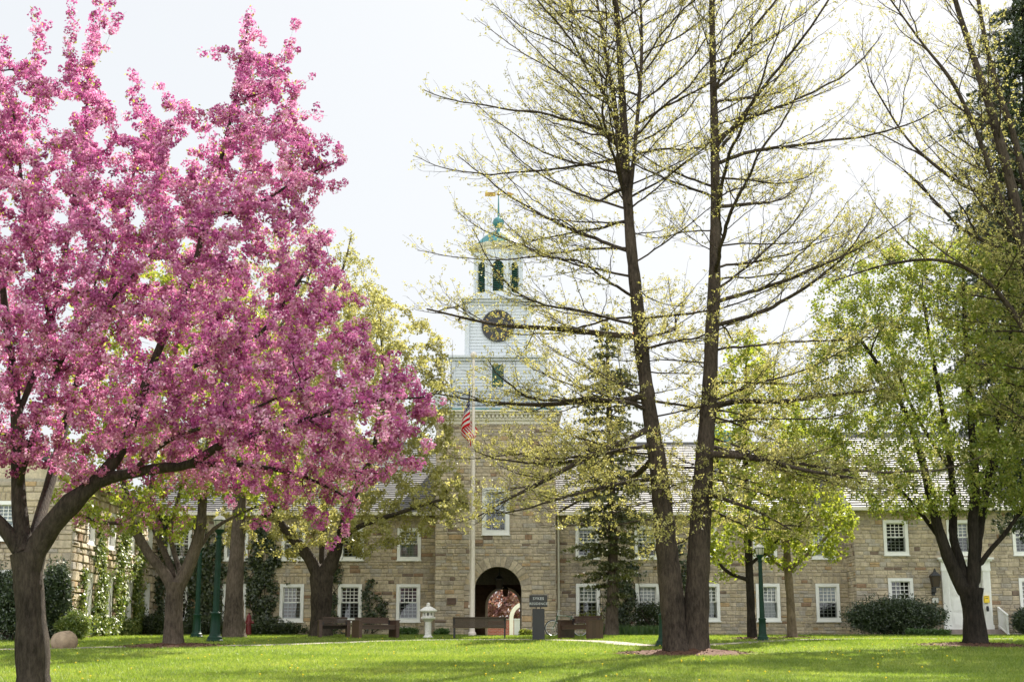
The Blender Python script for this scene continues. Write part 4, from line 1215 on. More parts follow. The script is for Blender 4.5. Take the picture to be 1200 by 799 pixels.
# ------------------------------------------------------------------ courtyard seen through the arch
cyb = thing('brick_wall', 'low red brick courtyard wall seen through the archway', 'wall', (P(590,740,84)[0], 84, float(gz(0,84))))
def m_brick():
    t = NT('red_brick'); br = t.N('TexBrick'); br.inputs['Scale'].default_value = 1.0; br.inputs['Brick Width'].default_value = .24; br.inputs['Row Height'].default_value = .085; br.inputs['Mortar Size'].default_value = .008
    br.inputs['Color1'].default_value = (.24,.06,.04,1); br.inputs['Color2'].default_value = (.33,.10,.07,1); br.inputs['Mortar'].default_value = (.3,.26,.22,1)
    mp = t.N('Mapping'); mp.inputs['Rotation'].default_value = (math.pi/2,0,0); t.link(t.N('TexCoord').outputs['Object'], mp.inputs['Vector']); t.link(mp.outputs[0], br.inputs['Vector']); t.pbsdf(br.outputs['Color'], .9, None, .2); return t.m
M['brick'] = m_brick()
mb = MB(); mb.box(-4,1.1,-.15,.15,-.2,1.0); mb.build('brickwork', M['brick'], cyb); mb = MB(); mb.box(-4.05,1.15,-.2,.2,1.002,1.07); mb.build('coping', M['concrete'], cyb)
gx = P(604, 740, 80)[0]
ga = thing('arched_gateway', 'white arched gateway with a pale blue panel seen through the archway', 'gateway', (gx+.55, 80, float(gz(0,80))))
mb = MB(); fg = Frame(HOFF, (1,0,0), (0,-1,0))
nn = 18; ro, ri, zs_ = .88, .66, 1.05
line = lambda r_: [(-r_, -.1)] + [(-r_*math.cos(math.pi*i/nn), zs_+r_*math.sin(math.pi*i/nn)) for i in range(nn+1)] + [(r_, -.1)]
lo_, li_ = line(ro), line(ri)
for i in range(len(lo_)-1):
    q = [(p[0], w, p[1]) for w in (-.1,.1) for p in (lo_[i], lo_[i+1], li_[i+1], li_[i])]
    mb.add(q, [(0,1,2,3),(7,6,5,4),(0,4,5,1),(2,6,7,3)])
mb.build('arch', M['white'], ga)
mb = MB(); mb.box(-.62,.62,-.03,.03,0,1.0); mb.box(-.64,.64,-.045,.045,.94,1.02); mb.build('panel', M['clapboard'], ga)
# ------------------------------------------------------------------ trees
def in_poly(px, py, poly):
    poly = np.asarray(poly, float); ins = np.zeros(len(px), bool)
    x0, y0 = poly[:,0], poly[:,1]; x1, y1 = np.roll(x0,-1), np.roll(y0,-1)
    for a, b, c, d in zip(x0, y0, x1, y1):
        k = (b > py) != (d > py)
        with np.errstate(divide='ignore', invalid='ignore'): ins ^= k & (px < (c-a)*(py-b)/(d-b)+a)
    return ins
def edge_dist(px, py, poly):
    poly = np.asarray(poly, float); D = np.full(len(px), 1e9)
    for (a, b), (c, d) in zip(poly, np.roll(poly,-1,axis=0)):
        L = (c-a)**2+(d-b)**2+1e-9; t = np.clip(((px-a)*(c-a)+(py-b)*(d-b))/L, 0, 1)
        D = np.minimum(D, np.hypot(px-a-t*(c-a), py-b-t*(d-b)))
    return D
def crown_points(poly, Yc, half, n, rg, shell=.5, yscale=1.0):
    """points spread through a rounded crown volume whose silhouette is the polygon"""
    poly = np.asarray(poly, float); lo, hi = poly.min(0), poly.max(0); out = []
    while sum(map(len, out)) < n:
        q = rg.uniform(lo, hi, (n*3, 2)); q = q[in_poly(q[:,0], q[:,1], poly)]
        d = edge_dist(q[:,0], q[:,1], poly)*Yc/F
        h = np.where(d < half, np.sqrt(np.maximum(2*half*d-d*d, 0)), half)*yscale
        s = rg.uniform(-1, 1, len(q)); s = np.sign(s)*np.abs(s)**shell
        out.append(P(q[:,0], q[:,1], Yc+s*h))
    return np.concatenate(out)[:n]

class Skel:
    def __init__(s, cap=60000):
        s.p = np.zeros((cap,3)); s.par = np.full(cap,-1); s.d = np.zeros((cap,3)); s.r = np.zeros(cap); s.n = 0; s.br = []
        s.main = np.zeros(cap, bool)
    def path(s, pts, parent, rad=None, main=False):
        ids = [] if parent is None else [parent]
        for i, p in enumerate(pts):
            k = s.n; s.p[k] = p; s.par[k] = ids[-1] if ids else -1
            prev = s.p[ids[-1]] if ids else np.array(p)-[0,0,.1]
            v = np.array(p)-prev; s.d[k] = v/(np.linalg.norm(v)+1e-9)
            if rad is not None: s.r[k] = rad[i]
            s.main[k] = main; s.n += 1; ids.append(k)
        s.br.append(ids); return ids
    def limb(s, pix, Y0, parent=None, step=.25):
        """main limb from (px, py, dY, width px) control points"""
        pts = np.array([np.append(P(a,b,Y0+c), w*.5*(Y0+c)*.98/F) for a,b,c,w in pix]); cr = catmull(pts, 10)
        L = np.concatenate([[0], np.cumsum(np.linalg.norm(np.diff(cr[:,:3],axis=0),axis=1))]); n = max(3, int(L[-1]/step))
        q = np.column_stack([np.interp(np.linspace(0,L[-1],n), L, cr[:,k]) for k in range(4)])
        if parent is not None:
            b = s.near(q[0,:3]); q = q[1:]
        else: b = None
        return s.path(q[:,:3], b, q[:,3], True)
    def near(s, p):
        return int(np.argmin(np.linalg.norm(s.p[:s.n]-p, axis=1)))
    def grow(s, att, rg, step=.22, back=.8, jit=.04, up=.15, rmin_z=-9, k_len=0.0):
        base = s.p[:s.n].copy()
        d0 = np.array([np.min(np.linalg.norm(base-a,axis=1)) for a in att])
        tips = []
        for a in att[np.argsort(d0)]:
            q = s.p[:s.n]; v = a-q; L = np.linalg.norm(v,axis=1)+1e-6
            cosn = np.sum(v*s.d[:s.n],1)/L
            sc = L*(1+back*(1-cosn)) + np.where(q[:,2] < rmin_z, 50, 0)
            j = int(np.argmin(sc)); Lj = L[j]
            if Lj < step*.5: continue
            dv = v[j]/Lj; s0 = s.d[j]*.6+dv*.7; s0 /= np.linalg.norm(s0)
            c1 = q[j]+s0*Lj*.4; c2 = a-(dv+np.array([0,0,up]))*Lj*.3
            n = max(2, int(Lj/step)+1); t = np.linspace(0,1,n+1)[1:,None]
            pts = (1-t)**3*q[j]+3*(1-t)**2*t*c1+3*(1-t)*t*t*c2+t**3*a
            pts[:-1] += rg.normal(size=pts[:-1].shape)*jit*min(1,Lj)
            ids = s.path(pts, j); tips.append(ids[-1])
        return tips
    def radii(s, tip=.004, ex=2.3, grow=.0006):
        acc = np.zeros(s.n)
        for k in range(s.n-1, -1, -1):
            me = max(acc[k], tip**ex); r_ = me**(1/ex)+grow*.2
            if not s.main[k]: s.r[k] = r_
            if s.par[k] >= 0: acc[s.par[k]] += r_**ex
    def cap_children(s):
        for k in range(s.n):
            if s.par[k] >= 0 and not s.main[k]: s.r[k] = min(s.r[k], s.r[s.par[k]]*.9)

def tubes(chains, off):
    """chains of (points, radii) -> one mesh's verts and quads"""
    V, Q, b = [], [], 0
    for pts, rad in chains:
        m = len(pts)
        if m < 2: continue
        rm = rad[0]; n = 28 if rm > .10 else 9 if rm > .05 else 6 if rm > .02 else 4 if rm > .009 else 3
        t = np.gradient(pts, axis=0); t /= np.linalg.norm(t,axis=1)[:,None]+1e-9
        ref = np.array([0,0,1.]) if abs(t[0,2]) < .8 else np.array([1.,0,0])
        a = np.cross(t, ref); a /= np.linalg.norm(a,axis=1)[:,None]+1e-9
        c = np.cross(t, a); th = 2*np.pi*np.arange(n)/n
        ring = pts[:,None,:]+(a[:,None,:]*np.cos(th)[None,:,None]+c[:,None,:]*np.sin(th)[None,:,None])*rad[:,None,None]
        if rm > .10:                                       # bark ridges and swellings on the thick wood
            rgb = np.random.default_rng(m+int(rm*1e4)); zz_ = np.arange(m)[:,None]*.9
            k = .020*np.sin(9*th[None,:]+1.3*np.sin(zz_*.7))+.016*np.sin(14*th[None,:]-.8*np.sin(zz_*.5)+2)+.013*rgb.normal(size=(m,n))
            ring = pts[:,None,:]+(ring-pts[:,None,:])*(1+k)[:,:,None]
        V.append(ring.reshape(-1,3)-off)
        i = np.arange(m-1)[:,None]*n; j = np.arange(n)[None,:]
        Q.append((np.stack([i+j, i+(j+1)%n, i+n+(j+1)%n, i+n+j],-1)+b).reshape(-1,4)); b += m*n
    return np.concatenate(V), np.concatenate(Q)
def skel_chains(s):
    out = []
    for ids in s.br:
        ids = np.array(ids); p = s.p[ids].copy(); r_ = s.r[ids].copy()
        if len(ids) > 1 and s.par[ids[1]] == ids[0] and r_[0] > r_[1]*1.3: r_[0] = r_[1]*1.15
        out.append((p, r_))
    return out
def roughen(chains, rg, amt=.06):
    res = []
    for p, r_ in chains:
        if r_[0] > .08: r_ = r_*(1+amt*rg.normal(size=len(r_)))
        res.append((p, r_))
    return res
def flare(ids, s, k=.7, h=.45):
    z0 = s.p[ids[0]][2]
    for i in ids:
        z = s.p[i][2]-z0
        if z < 1.2: s.r[i] *= 1+k*math.exp(-z/h*1.8)
def clusters_along(s, rmax, spacing, rg, jit=.04, prob=1.0):
    """points along every thin twig, with the twig's direction"""
    C, D = [], []
    for k in range(s.n):
        if s.par[k] < 0 or s.r[k] > rmax*(3.5 if s.main[k] else 1): continue
        a, b = s.p[s.par[k]], s.p[k]; L = np.linalg.norm(b-a); n = L/spacing
        n = int(n)+(rg.random() < n-int(n))
        for _ in range(n):
            if rg.random() > prob: continue
            C.append(a+(b-a)*rg.random()+rg.normal(size=3)*jit); D.append(s.d[k])
    return np.array(C), np.array(D)
def tufts(C, D, per, spread, length, width, rg, dbias=.35, fold=.25):
    n = len(C); c = np.repeat(C, per, 0); d = np.repeat(D, per, 0)
    o = rg.normal(size=c.shape); o /= np.linalg.norm(o,axis=1)[:,None]; c = c+o*spread*rg.random((len(c),1))**.5
    dd = d*.5+o; dd /= np.linalg.norm(dd,axis=1)[:,None]+1e-9
    v, f, _ = quads_at(c, length, width, rg, fold=fold, dirs=dd, dbias=dbias)
    base = np.repeat(rg.random(n), per); rn = np.clip(base*.55+rg.random(len(c))*.45, 0, 1)
    return v, f, rn
def balls(C, per, rmin, rmax, size, rg):
    """round heads of blossom: petals on a small sphere, facing outwards"""
    n = len(C); r_ = np.repeat(rg.uniform(rmin, rmax, n), per); c = np.repeat(C, per, 0)
    o = rg.normal(size=c.shape); o /= np.linalg.norm(o,axis=1)[:,None]; k = rg.uniform(.7, 1.05, len(c))
    c = c+o*(r_*k)[:,None]
    v, f, _ = quads_at(c, size, size*.95, rg, fold=.22, nrm=o, nbias=.72)
    rn = np.clip(np.repeat(rg.random(n), per)*.62+rg.random(len(c))*.30+(k-.8)*.4, 0, 1)
    return v, f, rn
def make_tree(name, label, cat, base, chains, wood, leaf, leafmat, group=None):
    t = thing(name, label, cat, base, 0, group); off = np.array(t.location)
    v, q = tubes(chains, off); np_mesh('trunk', v, q, wood, t, smooth=True)
    parts = leaf if isinstance(leaf, list) else [(leaf, leafmat, 'crown')]
    for (lv, lf, lr), mt, nm in parts:
        np_mesh(nm, lv-off, lf, mt, t, rnd=lr)
    return t

# ---- near flowering crab apple
def crabapple():
    rg = np.random.default_rng(3); Y0 = float(G(38, 802)[1]); s = Skel()
    base = np.array([P(38,802,Y0)[0], Y0, 0]); base[2] = gz(base[0], Y0)
    tr = s.limb([(39,812,0,42),(38,770,0,38),(36,720,0,35),(33,680,0,34),(31,648,0,36)], Y0)
    flare(tr, s, .06)
    L = lambda *p: s.limb(p, Y0, True)
    L((32,655,0,24),(24,610,.1,19),(21,560,.2,17),(20,490,.3,14),(10,400,.2,10),(-2,290,.2,7),(-18,170,.3,4))
    L((33,660,0,27),(58,618,-.1,26),(85,588,-.2,24),(115,562,-.2,18),(146,520,-.1,13),(165,465,0,11),(190,400,.3,9),(225,320,.4,8),(243,250,.4,7),(263,170,.3,5),(284,80,.2,3),(291,20,.2,1.5))
    L((112,564,-.2,15),(150,555,-.3,13),(190,548,-.5,12),(222,544,-.7,11),(262,520,-.9,8),(330,500,-1.1,6),(420,472,-1.2,4),(505,465,-1.2,2))
    L((30,655,0,20),(4,618,0,17),(-40,575,-.1,13),(-110,480,-.2,9),(-170,330,0,5),(-190,200,0,3))
    L((166,462,0,7),(230,428,.3,6),(300,395,.6,5),(350,330,.8,4),(385,270,.8,2))
    L((20,490,.3,8),(60,380,.8,6),(84,250,1,5),(102,120,1,3),(112,25,.9,1.5))
    L((34,650,.1,16),(60,560,1.6,12),(90,450,2.8,9),(140,300,3.2,6),(160,180,2.6,3))
    L((22,565,0,8),(50,480,-.8,7),(85,400,-1.5,5),(150,330,-2.0,4),(200,270,-2.2,2))
    L((215,545,-.6,7),(290,545,.2,6),(360,560,.6,4),(420,590,.8,2))
    L((242,255,.4,4),(300,240,.2,4),(350,210,.1,3),(395,190,0,1.5))
    L((150,556,-.3,6),(200,515,-1.3,5),(270,490,-1.9,4),(350,455,-2.2,2))
    L((60,385,.8,5),(30,250,.4,4),(15,130,.2,3),(-20,60,0,2))
    outline = [(-230,300),(-215,170),(-150,70),(-90,60),(-40,45),(-12,75),(10,70),(25,75),(40,60),(58,95),(72,90),(88,60),(100,75),(118,100),(128,125),(150,155),(160,150),(175,118),(205,108),(232,120),(250,140),(262,120),(272,75),(287,50),(298,70),(315,72),(330,85),(345,105),(360,130),(368,165),(385,200),(372,228),(366,250),(385,290),(402,325),(395,345),(425,385),(452,412),(470,440),(505,465),(500,492),(485,520),(495,545),(450,556),(425,575),(412,598),(380,600),(340,590),(300,605),(262,585),(232,570),(200,560),(160,566),(120,560),(95,575),(60,548),(0,556),(-90,560),(-180,520),(-230,420)]
    att = [crown_points(outline, Y0, 3.6, 3000, rg, .62)]
    spikes = [[(45,90),(42,12)],[(42,60),(58,30)],[(80,90),(84,40),(82,2)],[(100,95),(112,50),(128,-4)],[(118,70),(132,28),(148,14)],[(105,60),(116,-8)],[(3,80),(5,48)],[(155,160),(155,85)],[(168,140),(160,95)],[(200,120),(186,96)],
              [(286,70),(290,12)],[(284,62),(258,58),(234,60)],[(330,80),(346,24)],[(322,66),(300,62)],[(340,110),(365,92)],[(345,130),(384,136)],[(350,165),(400,158),(402,215)],[(375,170),(404,184)],[(350,205),(378,218)],[(400,330),(428,352)],[(420,382),(438,385)],
              [(455,425),(470,412)],[(470,455),(486,428)],[(500,470),(528,462)],[(480,480),(522,488)],[(405,600),(400,634)],[(380,595),(372,625)],[(360,600),(400,640)],[(300,610),(298,628)],[(345,60),(352,60)],[(300,40),(310,48)],[(455,556),(448,566)],[(495,520),(508,518)]]
    sp = []
    for q in spikes:
        q = np.array(q, float); t = np.linspace(0,1,6)[1:]; k = (len(q)-1)*t; i = np.minimum(k.astype(int), len(q)-2); m = q[i]+(q[i+1]-q[i])*(k-i)[:,None]
        sp.append(P(m[:,0], m[:,1], Y0+rg.normal()*.4))
    s.grow(att[0], rg, .20, .55, .05, .25, rmin_z=P(0,625,Y0)[2]); s.grow(np.concatenate(sp), rg, .16, .3, .02, .3, rmin_z=P(0,625,Y0)[2])
    s.radii(.0035, 2.35); s.cap_children()
    C, D = clusters_along(s, .0155, .092, rg, .05)
    keep = rg.random(len(C)) < np.where(C[:,2] < P(0,545,Y0)[2], .55, 1.0)
    C, D = C[keep], D[keep]
    sel = rg.random(len(C))
    v, f, rn = balls(C, 32, .05, .115, .048, rg)
    Lf = C[sel < .5]; lv, lf, lr = tufts(Lf, D[sel < .5], 3, .13, .075, .035, rg, .6)
    print('crab apple', s.n, len(C))
    make_tree('flowering_tree', 'large pink flowering crab apple with a thick dark trunk at left', 'tree', base, roughen(skel_chains(s), rg, .05), M['bark_dark'], [((v, f, rn), M['blossom'], 'crown'), ((lv, lf, lr), M['leaf_lime'], 'leaves')], None)
crabapple()

def attract_tree(name, label, base_px, limbs, outline, half, natt, bark, leafmat, per, spread, ll, lw, rmax=.012, spacing=.16, seed=1, tip=.004, minpy=None, jit=.05, dY=0, group=None, extra=None, yscale=1.0, Y0=None, up=.15, shell=.7, back=.6):
    rg = np.random.default_rng(seed); s = Skel()
    if Y0 is None: b0 = G(*base_px); Y0 = float(b0[1])
    base = np.array([P(base_px[0], base_px[1], Y0)[0], Y0, 0.0]); base[2] = gz(base[0], Y0)
    tr = None
    for i, lb in enumerate(limbs):
        ids = s.limb(lb, Y0, None if i == 0 else True)
        if i == 0: flare(ids, s, .28)
    att = crown_points(outline, Y0+dY, half, natt, rg, shell, yscale)
    s.grow(att, rg, .22, back, .05, up, rmin_z=P(0, minpy, Y0)[2] if minpy else -9)
    s.radii(tip, 2.35); s.cap_children()
    C, D = clusters_along(s, rmax, spacing, rg, jit)
    parts = [(tufts(C, D, per, spread, ll, lw, rg), leafmat, 'crown')]
    if extra:
        mt, frac, per2, sp2, l2, w2, nm = extra; k = rg.random(len(C)) < frac
        parts.append((tufts(C[k], D[k], per2, sp2, l2, w2, rg), mt, nm))
    print(name, s.n, len(C))
    return make_tree(name, label, 'tree', base, roughen(skel_chains(s), rg, .05), bark, parts, None, group)

# ---- second flowering tree, forked trunk, behind the first
attract_tree('flowering_tree', 'smaller forked flowering tree with lime leaves in a mulch ring', (202.5,757),
    [[(203,760,0,21),(203,735,0,21),(204,700,0,20),(206,682,0,22)], [(204,690,0,14),(190,668,0,13),(172,645,0,11),(155,612,.2,10),(148,580,.3,8),(135,530,.5,6),(112,450,.6,5),(120,360,.6,3)], [(207,690,0,17),(222,660,0,15),(235,620,-.1,12),(238,575,-.2,10),(245,520,-.3,8),(262,440,-.3,6),(255,350,-.2,3)],
     [(206,688,.1,9),(200,665,.4,8),(190,640,.8,7),(178,605,1.2,7),(180,540,1.6,6),(190,420,1.6,4),(195,330,1.5,2)], [(213,675,.1,7),(205,650,.6,6),(200,620,1,5),(215,560,1.5,3)], [(152,612,.2,5),(120,612,-.3,4),(88,600,-.7,2.5),(70,590,-.8,1.5)], [(225,655,0,6),(250,620,.4,5),(285,600,.8,3),(310,590,1,2)]],
    [(60,590),(70,520),(72,430),(95,350),(150,300),(220,285),(285,320),(330,400),(352,480),(352,540),(345,580),(300,592),(268,585),(240,590),(222,625),(205,640),(185,628),(160,618),(130,632),(95,618)], 3.4, 1350, M['bark_grey'], M['leaf_lime'], 7, .17, .13, .085, .013, .14, 21, minpy=665, extra=(M['blossom'], .3, 22, .14, .06, .055, 'blossoms'))
mulch_ring(G(202.5,757), 1.45, .08, 2)

# ---- pale yellow flowering maple by the benches
attract_tree('pale_yellow_tree', 'pale yellow flowering tree with a forked trunk behind the benches', (376,742),
    [[(376,748,0,25),(376,725,0,24),(377,695,0,24),(377,668,0,27)], [(374,675,0,17),(360,650,0,14),(342,628,0,12),(322,600,.2,9),(318,540,.6,7),(330,460,.8,5),(345,380,.8,3)], [(380,675,0,20),(392,650,0,16),(398,630,0,12),(415,580,-.3,9),(440,520,-.6,7),(450,450,-.5,5),(445,370,-.4,3)], [(396,632,0,8),(425,615,-.5,6),(470,600,-1,5),(520,585,-1.2,3),(548,590,-1.2,1.5)], [(320,600,.2,6),(290,612,0,5),(255,625,-.3,3)], [(436,525,-.6,5),(470,490,-.2,4),(500,470,0,2.5),(520,450,0,1.5)], [(378,670,.3,10),(380,600,2,8),(385,500,2.5,6),(395,400,2.2,4)]],
    [(250,630),(262,560),(280,480),(300,400),(345,350),(385,330),(430,335),(470,352),(508,385),(524,420),(528,470),(532,520),(546,555),(552,590),(538,612),(510,618),(498,640),(470,635),(440,650),(415,655),(385,640),(350,655),(310,650),(280,655)], 4.0, 1500, M['bark_dark'], M['leaf_olive'], 5, .17, .13, .09, .013, .13, 31, Y0=54.5, minpy=672, extra=(M['leaf_pale'], .85, 7, .13, .075, .055, 'blossoms'), up=-.1)
# ---- straight trunk with a tall crown behind the pink tree
attract_tree('tall_ash_tree', 'straight single trunk tree with a tall olive crown behind the pink blossom', (274,745),
    [[(274,750,0,26),(274,735,0,24),(275,690,0,20),(278,640,0,17),(281,590,.1,15),(285,500,.2,13),(300,420,.3,10),(320,340,.3,7),(335,290,.3,3)], [(283,520,.2,8),(320,440,.4,6),(370,380,.5,5),(400,320,.5,3),(412,275,.5,1.5)], [(285,480,.2,7),(250,400,.5,5),(235,330,.6,3)], [(300,420,.2,5),(350,350,0,4),(375,290,0,2)]],
    [(200,560),(205,440),(230,340),(290,280),(340,262),(378,262),(392,300),(402,268),(420,285),(442,310),(452,345),(470,380),(462,420),(440,470),(400,520),(330,560),(260,580)], 3.2, 1000, M['bark_grey'], M['leaf_olive'], 6, .16, .14, .06, .012, .14, 41, Y0=52.5, minpy=610, up=.5)

# ---- green spring maple at right with dark multi-limbed trunk
attract_tree('green_maple', 'dark-trunked maple with fresh green leaves in front of the white door', (1143,756),
    [[(1143,760,0,30),(1143,745,0,26),(1141,720,0,24),(1138,700,0,26),(1138,688,0,30)], [(1134,700,0,17),(1118,668,0,15),(1104,632,-.1,13),(1092,590,-.2,11),(1078,530,-.3,8),(1050,460,-.3,6),(1010,400,-.2,4)], [(1136,692,0,13),(1126,660,.2,11),(1117,628,.3,10),(1117,585,.4,9),(1110,510,.4,7),(1095,430,.4,5),(1080,340,.4,3)], [(1139,695,0,16),(1141,650,-.1,13),(1140,610,-.1,12),(1143,570,-.1,11),(1138,490,-.1,8),(1132,400,0,6),(1128,310,0,3)],
     [(1143,690,.1,11),(1146,640,.4,10),(1153,590,.7,9),(1165,520,.9,7),(1180,430,1,5),(1190,340,1,3)], [(1144,668,0,7),(1160,645,-.3,6),(1178,625,-.5,5),(1196,600,-.7,4),(1230,560,-.8,3),(1260,510,-.8,2)], [(1108,640,-.1,6),(1078,600,.4,5),(1040,560,.7,4),(990,530,.8,2)], [(1120,560,.3,5),(1070,480,1.5,4),(1040,400,1.8,3)], [(1160,560,.7,5),(1200,480,1.4,4),(1230,400,1.4,3)]],
    [(918,500),(930,440),(948,405),(952,360),(968,330),(975,298),(1000,290),(1020,276),(1050,285),(1075,275),(1100,272),(1130,280),(1160,275),(1190,290),(1220,310),(1260,370),(1280,440),(1275,520),(1260,590),(1225,610),(1180,598),(1120,600),(1080,610),(1030,605),(985,580),(950,560),(930,540)], 3.8, 1700, M['bark_black'], M['leaf_green'], 7, .20, .09, .07, .013, .15, 51, minpy=640, extra=(M['leaf_maple'], 1.1, 9, .2, .085, .065, 'bright_leaves'))
mulch_ring(G(1143,756), 1.75, .07, 5)
# ---- two slim young trees on the right lawn
attract_tree('young_tree', 'slim young tree with a dark trunk and lime leaves left of a lamp', (881,748.5),
    [[(882,752,0,12),(881,735,0,10),(879,690,0,9),(876,620,0,8),(874,560,0,7),(873,500,0,5),(874,440,0,3),(876,390,0,1.5)], [(880,680,0,5),(850,668,-.3,4),(832,640,-.5,2)], [(879,660,.1,4),(905,640,.2,3),(935,600,.4,2)], [(877,610,0,4),(850,570,.3,3),(835,520,.5,2)], [(876,590,0,4),(905,550,-.3,3),(925,500,-.4,2)], [(874,540,.2,3),(868,480,1,2)]],
    [(822,660),(812,600),(820,530),(830,470),(850,410),(872,385),(895,400),(920,440),(945,490),(958,540),(955,590),(930,620),(905,645),(870,655),(845,680)], 2.2, 760, M['bark_black'], M['leaf_lime'], 7, .19, .14, .10, .0095, .15, 61, minpy=690, tip=.0032)
mulch_ring(G(881,748.5), .9, .05, 7)
attract_tree('young_tree', 'small young tree with a pale tan trunk right of a lamp', (928.5,747.5),
    [[(929,751,0,12),(928,735,0,10.5),(926,700,0,9.5),(923,665,0,9),(922,640,0,7),(920,600,0,4),(921,565,0,2)], [(924,672,0,4),(905,655,-.2,3),(892,640,-.3,2)], [(924,668,0,5),(945,650,.1,4),(968,630,.3,3),(985,610,.4,2)], [(922,640,0,3),(900,610,.5,2)], [(922,635,0,3),(950,600,-.4,2)]],
    [(885,645),(888,600),(900,560),(925,535),(955,545),(985,565),(1004,595),(1002,630),(985,655),(955,650),(935,672),(915,668)], 1.6, 360, M['bark_light'], M['leaf_lime'], 7, .19, .14, .10, .009, .14, 71, minpy=680, tip=.003)
mulch_ring(G(928.5,747.5), .8, .05, 9)
# ---- red leaved tree in the courtyard beyond the arch, pale tree behind it
attract_tree('red_leaved_tree', 'red purple leaved tree in the courtyard beyond the archway', (574,744),
    [[(574,746,0,8),(574,735,0,7),(575,722,0,6),(576,700,0,4)], [(575,728,0,4),(590,708,0,3),(600,695,0,2)], [(575,725,0,4),(562,705,.3,3)]],
    [(545,735),(548,705),(560,680),(590,672),(620,680),(640,705),(640,732),(600,738),(580,732)], 2.4, 420, M['bark_dark'], M['leaf_purple'], 9, .3, .2, .14, .02, .2, 81, Y0=92.0, tip=.006)
